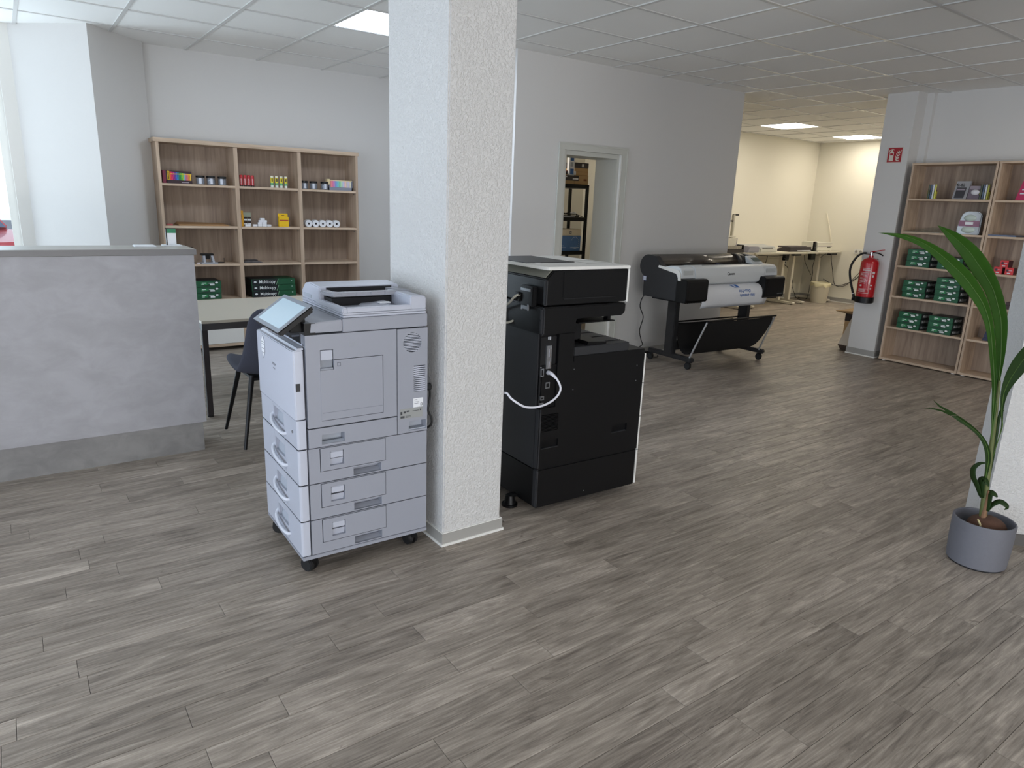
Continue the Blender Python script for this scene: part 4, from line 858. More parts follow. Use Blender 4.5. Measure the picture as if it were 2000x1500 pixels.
arc(b, F-44, F-30, .762, .780); arc(b, F-50, F+10, .735, .739)
for z in (.726, .716, .706): arc(b, F-50, F-(k % 3)*3, z, z+.004)
arc(b, F-50, F+18, .690, .6935); arc(b, F+18, F+20, .690, .925); arc(b, F+26, F+44, .895, .92); arc(b, F+26, F+40, .862, .885); arc(b, F+24, F+36, .77, .785); arc(b, F+24, F+34, .735, .75)
obj('printed_label', b, M_PR, t)
t = thing('fire_sign', 'square red fire extinguisher pictogram sign on the rear pillar', 'sign', (7.470, 3.785, 2.095))
obj('plate', B().box(0, .006, -.075, .075, -.075, .075), mat('sign_border', (206, 196, 190), .5), t, smooth=False)
obj('red_field', B().box(-.001, .001, -.070, .070, -.070, .070), mat('sign_red', (164, 30, 38), .4), t, smooth=False)
W8 = mat('sign_white', (214, 208, 196), .5)
def sy(p): return [(-y, z) for y, z in p]   # drawn as seen from the shop, right is towards the shelves
b = B()
b.prism(sy([(-.052, -.060), (-.010, -.060), (-.010, .024), (-.020, .038), (-.026, .046), (-.026, .056), (-.036, .056), (-.036, .046), (-.042, .038), (-.052, .024)]), 0, -.0022, -.001)
b.prism(sy([(-.034, .058), (-.056, .048), (-.064, .026), (-.060, .024), (-.052, .042), (-.034, .052)]), 0, -.0022, -.001)
b.prism(sy([(-.030, .060), (-.006, .052), (-.012, .046), (-.030, .052)]), 0, -.0022, -.001)
obj('extinguisher_symbol', b, W8, t, smooth=False)
obj('symbol_band', B().prism(sy([(-.046, -.002), (-.016, -.002), (-.016, .018), (-.046, .018)]), 0, -.0028, -.002), MATS['sign_red'], t, smooth=False)
for k, (a, z, s) in enumerate(((.014, -.052, 1), (.012, -.030, 1.05), (.018, -.006, 1), (.026, .016, .9), (.040, .026, .7))):
    obj('flame_symbol', B().prism(sy([(a-.002*k, z+.022*s), (a+.006, z+.016*s), (a+.014, z+.004*s), (a+.034*s, z+.002+.006*k), (a+.034*s, z-.008+.006*k), (a+.016, z-.010*s), (a+.002, z+.002*s)]), 0, -.0022, -.001), W8, t, smooth=False)

# ---------------------------------------------------------------- cardboard behind the rear pillar
M_CARD = mat('cardboard', (188, 156, 112), .85, var=.06, vscale=6); M_CARDL = mat('cardboard_pale', (206, 196, 182), .8)
t = thing('cardboard_box', 'open brown cardboard box with raised flap behind the rear pillar', 'box', (7.80, 4.00, 0))
obj('box_body', B().slab('z', 0, .42, 0, .205, 0, .385, [(.006, .414, .006, .199)]).box(0, .42, 0, .205, 0, .006), M_CARD, t, smooth=False)
obj('flap', B().hexa([(-.235, .200, .428), (.002, .203, .384), (.002, .0, .384), (-.06, .0, .430), (-.235, .200, .432), (.002, .203, .388), (.002, .0, .388), (-.06, .0, .434)]).hexa([(-.235, .200, .428), (-.06, .0, .430), (.38, .0, .436), (.36, .20, .434), (-.235, .200, .432), (-.06, .0, .434), (.38, .0, .440), (.36, .20, .438)]), M_CARD, t, smooth=False)
obj('dark_band', B().box(-.002, .002, .0, .206, .30, .384).box(.0, .421, -.002, .0, .30, .384), mat('dark_brown', (52, 44, 40), .8), t, smooth=False)
t = thing('flat_carton', 'long pale carton leaning behind the rear pillar', 'box')
obj('carton_body', B().hexa([(7.590, 3.99, .000), (7.530, 3.99, .062), (7.545, 4.11, .062), (7.605, 4.11, .000), (7.90, 3.99, .420), (7.84, 3.99, .47), (7.855, 4.11, .47), (7.915, 4.11, .420)], bev=.004), M_CARDL, t)
obj('carton_end', B().hexa([(7.588, 3.995, -.0), (7.528, 3.995, .060), (7.543, 4.105, .060), (7.603, 4.105, .0), (7.594, 3.995, .004), (7.534, 3.995, .064), (7.549, 4.105, .064), (7.609, 4.105, .004)]), mat('carton_dark', (96, 82, 72), .9), t, smooth=False)

# ---------------------------------------------------------------- paper reams
M_GRN = mat('ream_green', (26, 86, 56), .45, var=.15, vscale=20); M_RDK = mat('ream_dark', (22, 26, 34), .45); M_RTX = mat('ream_text', (226, 232, 232), .5)
def ream_a4(label, loc, rz, group, w=.222, L=.247, h=.058):
    t = thing('paper_ream', label, 'paper ream', loc, rz, group)
    obj('wrapper', B().box(0, L, -w/2, w/2, 0, h-.001, bev=.003), M_GRN, t)
    obj('dark_side', B().box(.012, L-.002, -w/2-.0006, -w/2+.002, .002, h-.003).box(.01, L-.004, -w/2+.004, w/2-.01, h-.0015, h-.0008), M_RDK, t, smooth=False)
    obj('end_fold', B().prism([(-w/2+.006, h-.004), (-w/2+.045, h-.004), (-w/2+.060, .010), (w/2-.07, .006), (w/2-.045, .016), (-w/2+.075, .022)], 0, -.0006, .001), mat('ream_dark_green', (34, 58, 46), .5), t, smooth=False)  # dark green triangles on the wrapper's end
    e = obj('end_label', B().box(-.0012, 0, .012, w/2-.045, .020, .044), mat('ream_green_light', (44, 136, 80), .45), t, smooth=False)
    obj('label_lettering', B().box(-.0018, -.001, .024, w/2-.052, .034, .041).box(-.0018, -.001, .04, w/2-.048, .023, .027).box(-.0018, -.001, -.052, -.012, .016, .030).box(-.0018, -.001, -.045, .0, .034, .038), M_RTX, e, smooth=False)
    obj('oval_mark', B().lathe([(0, 0), (.5, 0)], (0, 0, 0), 20), M_RTX, e, smooth=False)
    o = e.children[-1]; 
    for v in o.data.vertices: x, y = v.co.x, v.co.y; v.co = (-.0019, -w/2+.040+x*.026, h-.018+y*.016)
    me = TXT_MULTI; o = bpy.data.objects.new('side_lettering', me); C.objects.link(o); o.parent = t; o.location = (.040, -w/2-.0012, .014); o.scale = (.80, 1, .80)
    return t
TXT_MULTI = text_mesh('Multicopy', .050, (0, 0, 0), (1, 0, 0), (0, 0, 1), True); TXT_MULTI.materials.append(M_RTX)
proto = ream_a4('lowest green paper ream on the lower left shelf, behind the counter', (1.475, 6.915, .492), 90, 'green paper reams stacked by the counter')
POS = {3: ('lowest', 'middle', 'topmost'), 2: ('lower', 'upper'), 4: ('lowest', 'second', 'third', 'topmost')}
for k in (1, 2): dup(proto, (1.475+random.uniform(-.003, .003), 6.915, .492+.058*k), 90+random.uniform(-1, 1), POS[3][k]+' green paper ream on the lower left shelf, behind the counter')
for (y, z, n, txt) in ((3.365, 1.003, 3, 'left stack on the middle shelf of the right bookcase'), (3.065, 1.003, 2, 'right stack on the middle shelf, behind the palm leaves'),
                       (3.355, .690, 3, 'left stack on the second ream shelf down, right bookcase'), (3.045, .690, 4, 'tall right stack on the second ream shelf down'),
                       (3.350, .368, 3, 'left stack on the lowest ream shelf, right bookcase'), (3.045, .368, 3, 'right stack on the lowest ream shelf, right bookcase')):
    for k in range(n):
        dup(proto, (7.452+random.uniform(-.003, .004), y+random.uniform(-.004, .004), z+.058*k), random.uniform(-1.2, 1.2), POS[n][k]+' green paper ream, '+txt, 'green paper reams in the right bookcase')
# A3 reams
def ream_a3(label, loc):
    t = thing('paper_ream', label, 'paper ream', loc, 0, 'dark and green large paper reams'); w = .425; L = .265; h = .0585
    obj('wrapper', B().box(0, w, 0, L, 0, h-.001, bev=.003), M_GRN, t)
    obj('dark_front', B().box(.006, .255, -.0006, .002, .001, h-.003).box(-.0006, .001, .004, L-.004, .002, h-.003).box(.004, .26, .004, L-.004, h-.0015, h-.0008), M_RDK, t, smooth=False)
    o = bpy.data.objects.new('front_lettering', TXT_MULTI); C.objects.link(o); o.parent = t; o.location = (.072, -.0013, .018); o.scale = (.80, 1, .86)
    obj('oval_mark', B().ball((.036, -.0006, .031), .011, 1.2, .08, .8), M_RTX, t)
    obj('stripe', B().prism([(.236, .001), (.241, .001), (.262, h-.002), (.257, h-.002)], 1, -.0012, 0), mat('ream_pale_green', (120, 168, 130), .5), t, smooth=False)
    obj('small_mark', B().box(.385, .395, -.001, 0, .036, .042), M_RTX, t, smooth=False)
for k, (dx, w_) in enumerate(((.006, 'lowest'), (.003, 'middle'), (0, 'topmost'))): ream_a3(w_+' dark and green paper ream in the centre bay, behind the printer screen', (1.866+dx, 6.912, .492+.0585*k))

# ---------------------------------------------------------------- small goods on the left shelf unit
Z1, Z2, Z3 = 1.532, 1.166, .822
t = thing('marker_set', 'dark case of bright rainbow highlighters, left end of the top shelf', 'highlighters', (1.172, 6.945, Z1))
obj('case', B().box(0, .238, .012, .05, 0, .108).box(0, .238, 0, .05, 0, .028).box(0, .034, 0, .05, 0, .108, bev=.002), mat('case_dark', (46, 22, 34), .4), t, smooth=False)
obj('case_end', B().box(-.001, .0, .0, .05, 0, .108).box(0, .024, -.001, 0, 0, .108), mat('case_magenta', (122, 24, 62), .4), t, smooth=False)
obj('yellow_clip', B().slab('y', .036, .054, .030, .104, -.002, .006, [(.041, .049, .036, .098)]).box(.06, .235, -.001, .004, .078, .084), mat('clip_yellow', (226, 186, 40), .4), t, smooth=False)
cols = [(232, 72, 60), (222, 40, 110), (186, 40, 130), (96, 60, 150), (60, 110, 190), (30, 130, 150), (40, 140, 80), (80, 170, 60), (150, 196, 60), (130, 180, 190), (196, 120, 150), (226, 120, 110), (240, 150, 50), (240, 190, 60)]
for k, c in enumerate(cols): obj('highlighter', B().box(.058+k*.0125, .0685+k*.0125, 0, .012, .029, .100-.016*(k/14)), mat('hl_%d' % k, c, .4), t, smooth=False)
obj('case_print', B().box(.15, .21, -.001, 0, .008, .016), mat('soft_grey', (150, 140, 150), .5), t, smooth=False)
t = thing('marker_set', 'clear case of pastel highlighters, right end of the top shelf', 'highlighters', (2.690, 6.945, Z1))
obj('case', B().box(0, .245, .012, .045, 0, .100).box(0, .245, 0, .045, 0, .030).box(.236, .245, 0, .045, 0, .1), mat('case_grey', (140, 146, 160), .4), t, smooth=False)
past = [(240, 150, 150), (236, 130, 170), (210, 150, 200), (150, 160, 220), (130, 190, 220), (130, 210, 200), (160, 220, 170), (190, 226, 190), (200, 210, 226), (226, 190, 210), (240, 210, 190), (220, 220, 226), (206, 196, 220), (230, 226, 200)]
for k, c in enumerate(past): obj('highlighter', B().box(.012+k*.0155, .0255+k*.0155, 0, .012, .031, .092), mat('pa_%d' % k, c, .4), t, smooth=False)
obj('case_edge', B().box(-.02, .006, -.004, .05, .055, .108).box(.0, .236, -.001, .004, .092, .100), mat('pastel_edge', (226, 206, 160), .4), t, smooth=False)
M_JAR = mat('jar_clear', (150, 156, 166), .12, alpha=.45); M_CLIP = mat('paper_clips', (150, 154, 162), .3, metal=.5, var=.8, vscale=160)
def jar(label, x, y, group):
    t = thing('clip_jar', label, 'jar', (x, y, Z1), 0, group)
    obj('jar_wall', B().lathe([(0, .001), (.034, .001), (.036, .005), (.036, .056), (.033, .060)], (0, 0, 0), 24), M_JAR, t)
    obj('lid', B().lathe([(0, .078), (.036, .078), (.038, .075), (.038, .060), (0, .060)], (0, 0, 0), 24), M_BLK, t)
    obj('clips', B().lathe([(0, .004), (.032, .004), (.032, .046), (.02, .052), (0, .05)], (0, 0, 0), 20), M_CLIP, t)
    obj('jar_label', B().grid([[(.0366*math.cos(math.radians(a)), .0366*math.sin(math.radians(a)), z) for z in (.008, .056)] for a in range(242, 276, 8)]), mat('label_pale', (206, 210, 220), .5), t)
    return t
j = jar('black-lidded clip jar next to the rainbow highlighters', 1.482, 6.96, 'clip jars in the left bay')
dup(j, (1.572, 6.96, Z1), 8, 'middle clip jar of the three in the left bay'); dup(j, (1.668, 6.96, Z1), -8, 'clip jar beside the left divider, top shelf')
dup(j, (2.437, 6.965, Z1), 12, 'clip jar beside the right divider, top shelf', 'clip jars in the right bay'); dup(j, (2.533, 6.965, Z1), -5, 'middle clip jar of the three in the right bay', 'clip jars in the right bay'); dup(j, (2.642, 6.955, Z1), 5, 'clip jar standing against the pastel highlighters', 'clip jars in the right bay')
def stick(label, x, kind, group):
    t = thing('glue_stick', label, 'glue stick', (x, 6.955, Z1), 0, group); r = .0145
    A, Bc, Cc = (('glue_red', (190, 30, 44)), ('glue_print', (214, 190, 190)), ('glue_base', (30, 26, 28))) if kind == 'r' else (('glue_cap', (226, 222, 190)), ('glue_yellow', (226, 206, 40)), ('glue_green', (110, 160, 110)))
    if kind == 'r':
        obj('tube', B().lathe([(0, .012), (r, .012), (r, .100), (.012, .103), (0, .103)], (0, 0, 0), 16), mat(A[0], A[1], .35), t)
        obj('turning_base', B().lathe([(0, 0), (r+.001, 0), (r+.001, .012), (0, .012)], (0, 0, 0), 16), mat(Cc[0], Cc[1], .4), t)
        obj('print', B().grid([[((r+.0004)*math.cos(math.radians(a)), (r+.0004)*math.sin(math.radians(a)), z) for z in (.016, .070)] for a in range(236, 290, 9)]), mat('glue_print', (206, 150, 150), .5, var=.7, vscale=180), t)
    else:
        obj('tube', B().lathe([(0, .022), (r, .022), (r, .092), (0, .092)], (0, 0, 0), 16), mat('glue_yellow', (232, 212, 40), .35), t)
        obj('cap', B().lathe([(0, .092), (r, .092), (r*.9, .108), (0, .108)], (0, 0, 0), 16), mat('glue_cap', (230, 228, 206), .35), t)
        obj('turning_base', B().lathe([(0, 0), (r, 0), (r, .012), (r, .022), (0, .022)], (0, 0, 0), 16), mat('glue_white', (222, 224, 216), .4), t)
        obj('print', B().grid([[((r+.0004)*math.cos(math.radians(a)), (r+.0004)*math.sin(math.radians(a)), z) for z in (.056, .086)] for a in range(236, 290, 9)]), mat('glue_print_dark', (52, 50, 36), .5, var=.9, vscale=120), t)
        obj('green_band', B().lathe([(r+.0003, .022), (r+.0003, .045)], (0, 0, 0), 16), mat('glue_green', (104, 168, 120), .5), t)
    return t
rs = stick('red glue stick nearest the left divider', 1.838, 'r', 'red glue sticks'); ys_ = stick('leftmost of the four yellow glue sticks', 2.124, 'y', 'yellow glue sticks')
for k, l in enumerate(('second red glue stick from the left divider', 'third red glue stick from the left divider', 'red glue stick at the right end of the row')): dup(rs, (1.838+.0345*(k+1), 6.955, Z1), 0, l)
for k, l in enumerate(('second yellow glue stick from the left', 'third yellow glue stick from the left', 'yellow glue stick at the right end of the row')): dup(ys_, (2.124+.0440*(k+1), 6.955, Z1), 0, l)
# middle shelf
t = thing('folder', 'thin brown board folder lying on the second shelf, left bay', 'folder', (1.27, 6.94, Z2))
obj('cover', B().box(0, .43, 0, .22, 0, .010).hexa([(0, 0, .010), (.43, 0, .010), (.43, .22, .010), (0, .22, .010), (0, 0, .012), (.40, 0, .014), (.41, .22, .020), (.02, .22, .026)]), mat('folder_brown', (164, 126, 84), .7), t, smooth=False)
tag(obj('eraser', B().box(1.172, 1.222, 6.95, 6.98, Z2, Z2+.014, bev=.002), mat('eraser_red', (176, 88, 88), .6)), 'small red and white eraser at the left end of the second shelf', 'eraser')
tag(obj('blister_pack', B().box(1.808, 1.836, 6.945, 6.95, Z2, Z2+.145, bev=.001).box(1.808, 1.835, 6.92, 6.945, Z2, Z2+.11, bev=.006), mat('pack_amber', (206, 150, 30), .35)), 'narrow amber pack half hidden beside the left divider', 'package')
t = thing('battery_pack', 'hanging card pack of dark batteries beside the amber pack', 'package', (1.842, 6.975, Z2))
obj('card', B().box(0, .075, .012, .015, 0, .128), mat('card_green_grey', (150, 156, 136), .6), t, smooth=False)
for k in range(2):
    for i in range(4): obj('battery', B().cyl((.004+k*.036, .006, .020+.020*i), (.034+k*.036, .006, .020+.020*i), .008, n=10), mat('battery_dark', (60, 44, 40), .4) if i % 2 else M_PAPER, t)
tag(obj('small_box', B().box(1.845, 1.895, 6.93, 6.955, Z2, Z2+.018, bev=.001), M_PAPER), 'little white box in front of the battery pack', 'box')
sb = tag(obj('tape_roll_box', B().box(-.020, .020, -.013, .013, 0, .0195, bev=.0015).box(-.012, .012, -.0136, -.012, .005, .012, 1), [M_PAPER, mat('soft_grey2', (120, 124, 130), .5)]), 'white eraser box at the bottom left of the little pyramid', 'small box', 'pyramid of little white boxes')
sb.location = (1.945, 6.965, Z2)
plist = [(1.990, 0, 'second box along the bottom of the little white pyramid'), (2.034, 0, 'third box along the bottom of the little white pyramid'), (2.075, 0, 'box at the bottom right of the little white pyramid'),
         (1.992, 1, 'left box in the second row of the little white pyramid'), (2.033, 1, 'right box in the second row of the little white pyramid'), (2.000, 2, 'left box in the third row of the little white pyramid'), (2.038, 2, 'right box in the third row of the little white pyramid'), (2.016, 3, 'top box of the little white pyramid')]
for x, k, l in plist:
    o = sb.copy(); C.objects.link(o); o.location = (x, 6.965+random.uniform(-.004, .004), Z2+.0198*k); o.rotation_euler = (0, 0, random.uniform(-.2, .2)); o['label'] = l
t = thing('label_box', 'bright yellow hanging box alone on the middle shelf', 'box', (2.175, 6.96, Z2))
obj('box', B().box(0, .095, 0, .035, 0, .095, bev=.001).box(0, .095, .030, .033, .095, .126), mat('box_yellow', (232, 190, 26), .45), t, smooth=False)
obj('red_stripe', B().box(.004, .091, -.001, 0, .056, .066), mat('stripe_red', (170, 60, 50), .5), t, smooth=False)
obj('hang_slot', B().box(.034, .062, .0285, .0305, .105, .110), M_GAP, t, smooth=False)
def roll(label, x):
    t = thing('paper_roll', label, 'paper roll', (x, 6.935, Z2+.0355), 0, 'row of white paper rolls')
    n = 28; b = B()
    b.bm.verts.ensure_lookup_table()
    for r0, r1, y0, y1 in ((.0355, .0355, 0, .06), (.010, .010, .06, 0), (.010, .0355, 0, 0), (.0355, .010, .06, .06)):
        b.grid([[(r*math.cos(2*PI*k/n), y, r*math.sin(2*PI*k/n)) for r, y in ((r0, y0), (r1, y1))] for k in range(n+1)])
    obj('paper', b, M_PAPER, t)
    obj('core', B().grid([[(r*math.cos(2*PI*k/18), y, r*math.sin(2*PI*k/18)) for r, y in ((.0105, -.001), (.0075, -.001), (.0075, .06))] for k in range(19)]), mat('core_grey', (96, 92, 96), .6), t)
    return t
r0 = roll('paper roll nearest the right divider', 2.462)
for k, l in enumerate(('second paper roll from the right divider', 'middle paper roll of the row of five', 'fourth paper roll from the right divider', 'paper roll at the far right of the row')): dup(r0, (2.462+.0725*(k+1), 6.935, Z2+.0355), 0, l)
# lower shelf
t = thing('hole_punch', 'black and silver hole punch on the third shelf, left bay', 'hole punch', (1.50, 6.95, Z3))
obj('base', B().prism([(-.075, -.05), (.075, -.05), (.068, .05), (-.065, .05)], 2, 0, .014, bev=.003), mat('punch_grey', (164, 166, 172), .35), t)
for s in (-1, 1): obj('side_arm', B().hexa([(s*.040-.010, -.04, .012), (s*.040+.010, -.04, .012), (s*.040+.010, .04, .012), (s*.040-.010, .04, .012), (s*.034-.010, .01, .08), (s*.034+.010, .01, .08), (s*.034+.010, .045, .08), (s*.034-.010, .045, .08)], bev=.002), MATS['punch_grey'], t)
obj('lever', B().box(-.062, .050, .0, .05, .074, .092, bev=.004), M_BLK, t)
obj('spring_block', B().box(-.018, .018, .02, .04, .04, .074), M_BLK, t)
tag(obj('bookend', B().box(1.575, 1.648, 6.99, 7.03, Z3, Z3+.003).tube([(1.575, 6.955, Z3+.012), (1.640, 6.955, Z3+.012), (1.640, 6.955, Z3+.05)], .003, 8, smooth=0), M_BLK), 'black wire bookend lying beside the hole punch', 'bookend')
tag(obj('eraser', B().box(1.395, 1.425, 6.93, 6.95, Z3, Z3+.012, bev=.002), mat('eraser_white', (206, 196, 196), .6)), 'small pale eraser at the left of the hole punch', 'eraser')
t = thing('stapler', 'black stapler standing upright on the third shelf by the counter edge', 'stapler', (1.36, 7.0, Z3))
obj('body', B().hexa([(-.02, -.02, 0), (.02, -.02, 0), (.02, .03, 0), (-.02, .03, 0), (-.008, -.015, .15), (.022, -.015, .15), (.022, .02, .15), (-.008, .02, .15)], bev=.004), M_BLK, t)
obj('foot', B().box(-.025, .03, -.03, .04, 0, .012, bev=.003), M_BLK, t)
t = thing('film_pack', 'flat dark film pack lying alone in the centre bay', 'package', (1.90, 6.99, Z3))
obj('pouch', B().hexa([(-.10, -.06, 0), (.105, -.05, 0), (.08, .06, 0), (-.08, .06, 0), (-.06, -.03, .026), (.05, -.03, .022), (.04, .04, .03), (-.05, .04, .030)], bev=.006), mat('pouch', (96, 92, 92), .25, var=.5, vscale=40), t)
obj('pouch_card', B().box(-.05, .05, -.035, .03, .024, .028), mat('pouch_card', (70, 66, 70), .5), t, smooth=False)

# ---------------------------------------------------------------- goods in the right bookcase
ZA, ZB, ZC, ZD, ZE = 1.668, 1.345, 1.003, .690, .368
def pen_pack(label, y):
    t = thing('pen_pack', label, 'pen pack', (7.50, y, ZA), 0, 'yellow packs of tall pens')
    obj('card', B().box(.012, .015, -.045, .045, 0, .085), mat('pack_yellow_green', (178, 168, 40), .5), t, smooth=False)
    obj('card_emblem', B().cyl((.0115, .004, .036), (.0105, .004, .036), .024, n=20), mat('emblem_dark', (66, 52, 30), .5), t)
    obj('card_top', B().box(.0105, .013, -.045, .04, .072, .085).box(.0105, .012, -.04, .03, .010, .018), mat('pack_red_brown', (96, 36, 30), .5), t, smooth=False)
    for k, c in enumerate(((56, 70, 50), (60, 84, 110), (206, 214, 226), (200, 200, 90))):
        obj('pen', B().cyl((.004, .030-.020*k, .004), (.004, .030-.020*k, .138), .008, n=10), mat('pen_%d' % k, c, .4), t)
    return t
pp = pen_pack('yellow pen pack alone at the left of the top shelf', 3.375)
dup(pp, (7.49, 2.905, ZA), 0, 'yellow pen pack at the right end, overlapping the mouse pack')
t = thing('calculator_box', 'tall grey calculator pack leaning on the top shelf', 'calculator', (7.515, 3.125, ZA), 0)
obj('card', B().hexa([(-.012, -.066, 0), (.022, -.066, 0), (.022, .060, 0), (-.012, .060, 0), (.012, -.080, .172), (.040, -.080, .172), (.040, .045, .172), (.012, .045, .172)], bev=.002), mat('calc_card', (152, 152, 156), .45), t)
obj('window', B().hexa([(-.0142, -.044, .014), (-.012, -.044, .014), (-.012, .040, .014), (-.0142, .040, .014), (.0000, -.052, .112), (.003, -.052, .112), (.003, .032, .112), (.0000, .032, .112)]), mat('calc_dark', (46, 44, 50), .3), t, smooth=False)
obj('calculator_display', B().hexa([(-.0040, -.043, .086), (-.001, -.043, .086), (-.001, .030, .086), (-.0040, .030, .086), (-.0020, -.044, .100), (.001, -.044, .100), (.001, .028, .100), (-.0020, .028, .100)]), MATS['soft_grey'], t, smooth=False)
obj('lettering', text_mesh('fx-82', .040, (.0015, .038, .122), (0, -1, 0), (.13, 0, 1), True, 'LEFT', .85), M_BLK, t, smooth=False)
t = thing('mouse_pack', 'white and purple device pack beside the right yellow pens', 'package', (7.505, 2.985, ZA))
obj('card', B().hexa([(-.008, -.060, 0), (.004, -.060, 0), (.004, .065, 0), (-.008, .065, 0), (.006, -.065, .128), (.010, -.065, .128), (.010, .055, .128), (.006, .055, .128)]), mat('card_mauve', (104, 92, 104), .4, var=.4, vscale=50), t, smooth=False)
obj('card_header', B().hexa([(-.0010, -.062, .095), (.008, -.062, .095), (.008, .058, .095), (-.0010, .058, .095), (.0045, -.064, .127), (.010, -.064, .127), (.010, .055, .127), (.0045, .055, .127)]), MATS['soft_grey'], t, smooth=False)
obj('blister', B().ball((-.008, .0, .068), .034, .35, 1.15, .75), mat('blister_white', (206, 206, 212), .15), t)
t = thing('blister_pack', 'large glossy silver and mauve blister pack on the second shelf', 'package', (7.515, 2.985, ZB))
obj('shell', B().prism([(-.098, 0), (.098, 0), (.104, .05), (.075, .19), (.04, .215), (-.06, .215), (-.098, .19)], 0, -.012, .030, bev=.008), mat('blister_silver', (164, 168, 172), .15, coat=.6, var=.25, vscale=18), t)
obj('mauve_card', B().box(-.0135, -.010, -.09, .09, .075, .13), mat('card_mauve2', (140, 92, 116), .35), t, smooth=False)
obj('inner_blister', B().ball((-.012, .0, .155), .05, .3, 1.1, .62).ball((-.012, 0, .045), .05, .3, 1.2, .6), mat('blister_green_white', (190, 204, 196), .12, coat=.5), t)
obj('inner_label', B().box(-.0150, -.012, -.035, .035, .092, .118), M_PAPER, t, smooth=False)
t = thing('plastic_sleeve', 'clear plastic sleeves lying flat on the second shelf', 'sleeve', (7.47, 3.38, ZB))
obj('sleeve', B().box(-.03, .20, -.18, .175, .001, .006).hexa([(-.03, -.17, .006), (.2, -.17, .006), (.2, .17, .006), (-.03, .17, .006), (-.03, -.15, .008), (.2, -.05, .05), (.2, .0, .05), (-.03, .16, .008)]), mat('sleeve_clear', (170, 168, 150), .12, alpha=.35), t, smooth=False)
tag(obj('magazine', B().box(7.45, 7.66, 2.56, 2.79, ZB+.001, ZB+.012, bev=.001).hexa([(7.46, 2.57, ZB+.012), (7.65, 2.57, ZB+.012), (7.65, 2.74, ZB+.012), (7.46, 2.74, ZB+.012), (7.46, 2.58, ZB+.014), (7.65, 2.57, ZB+.016), (7.65, 2.73, ZB+.016), (7.46, 2.72, ZB+.014)], 1), [mat('mag_blue', (84, 96, 124), .3), MATS['label_pale']]), 'blue and white flat packs behind the palm, second shelf', 'package')
t = thing('pink_pack', 'upright pink package on the top shelf at the right edge', 'package', (7.50, 2.585, ZA))
obj('box', B().hexa([(-.01, -.10, 0), (.03, -.10, 0), (.03, .060, 0), (-.01, .060, 0), (.01, -.10, .172), (.04, -.10, .172), (.04, .030, .172), (.01, .030, .172)], bev=.002), mat('pack_pink', (178, 30, 84), .4), t)
obj('print', B().box(-.004, .004, -.02, .02, .09, .10).box(-.0065, .0, -.02, .03, .055, .066), MATS['label_pale'], t, smooth=False)
def cart(label, y, z):
    t = thing('cartridge_box', label, 'cartridge box', (7.50, y, z), 0, 'little red cartridge boxes')
    obj('box', B().box(0, .09, -.034, .034, 0, .064, bev=.001), mat('cart_red', (204, 44, 48), .4), t)
    obj('emblem', B().cyl((.0005, .014, .038), (-.001, .014, .038), .012, n=16), mat('emblem_dark2', (70, 26, 44), .4), t)
    obj('print', B().box(-.001, 0, -.024, .006, .036, .040).box(-.001, 0, -.012, .014, .008, .018), MATS['label_pale'], t, smooth=False)
    obj('dark_side', B().box(.002, .088, -.0346, -.033, .002, .062), mat('cart_dark', (62, 20, 30), .4), t, smooth=False)
    return t
cb = cart('lower left red cartridge box of the three', 2.662, ZC); dup(cb, (7.505, 2.572, ZC), 3, 'lower right red cartridge box of the three'); dup(cb, (7.50, 2.622, ZC+.0645), -4, 'red cartridge box resting on top of the other two')
tag(obj('dark_box', B().box(7.49, 7.60, 2.49, 2.55, ZD, ZD+.035, bev=.002).box(7.50, 7.59, 2.50, 2.54, ZD+.035, ZD+.065, bev=.002), mat('box_brown', (62, 44, 44), .5)), 'small dark boxes half hidden behind the palm leaf', 'box')
nb = None
for k, l in enumerate(('lowest', 'second', 'third', 'topmost')):
    o = tag(obj('ink_box', B().box(7.50, 7.58, 2.60-.004*k, 2.67-.006*k, ZE+.030*k, ZE+.030*(k+1)-.001, bev=.002), mat('box_navy', (42, 48, 78), .5)), l+' navy box in the little stack behind the leaf', 'box', 'little stack of navy boxes')

# ---------------------------------------------------------------- storage room rack seen through the doorway
t = thing('storage_rack', 'black metal shelving rack seen through the doorway', 'rack')
RX0, RX1, RY0, RY1 = 4.92, 5.85, 6.60, 6.95
for x in (RX0, RX1-.03):
    for y in (RY0, RY1-.03): obj('post', B().box(x, x+.03, y, y+.03, 0, 1.72), M_BLK, t, smooth=False)
for z in (1.722, 1.335, .93, .52, .15): obj('shelf', B().box(RX0, RX1, RY0, RY1, z-.045, z), M_BLK, t, smooth=False)
zt = 1.722
def bx(name, label, cat, x0, x1, y0, y1, z0, z1, m, parts=(), group=None, bev=.002):
    t = thing(name, label, cat, ((x0+x1)/2, (y0+y1)/2, z0), 0, group); X, Y = (x1-x0)/2, (y1-y0)/2
    obj('box', B().box(-X, X, -Y, Y, 0, z1-z0, bev=bev), m, t)
    for nm, a, b_, c, d, mm in parts: obj(nm, B().box(-X+a, -X+b_, -Y-.0015, -Y, c, d), mm, t, smooth=False)
    return t
M_INK = mat('ink', (50, 44, 44), .6)
bx('carton', 'wide brown carton, lower of the cartons on top of the rack', 'carton', 5.42, 5.845, 6.62, 6.9, zt, zt+.105, M_CARD, [('print', .35, .40, .045, .065, mat('brown_print', (120, 66, 40), .8)), ('tape', .20, .205, 0, .105, mat('card_edge', (160, 128, 88), .8))])
bx('carton', 'brown carton stacked on the wide carton, under the dark box', 'carton', 5.63, 5.845, 6.63, 6.88, zt+.106, zt+.190, M_CARD, [('tape', .0, .215, .04, .044, MATS['card_edge'])])
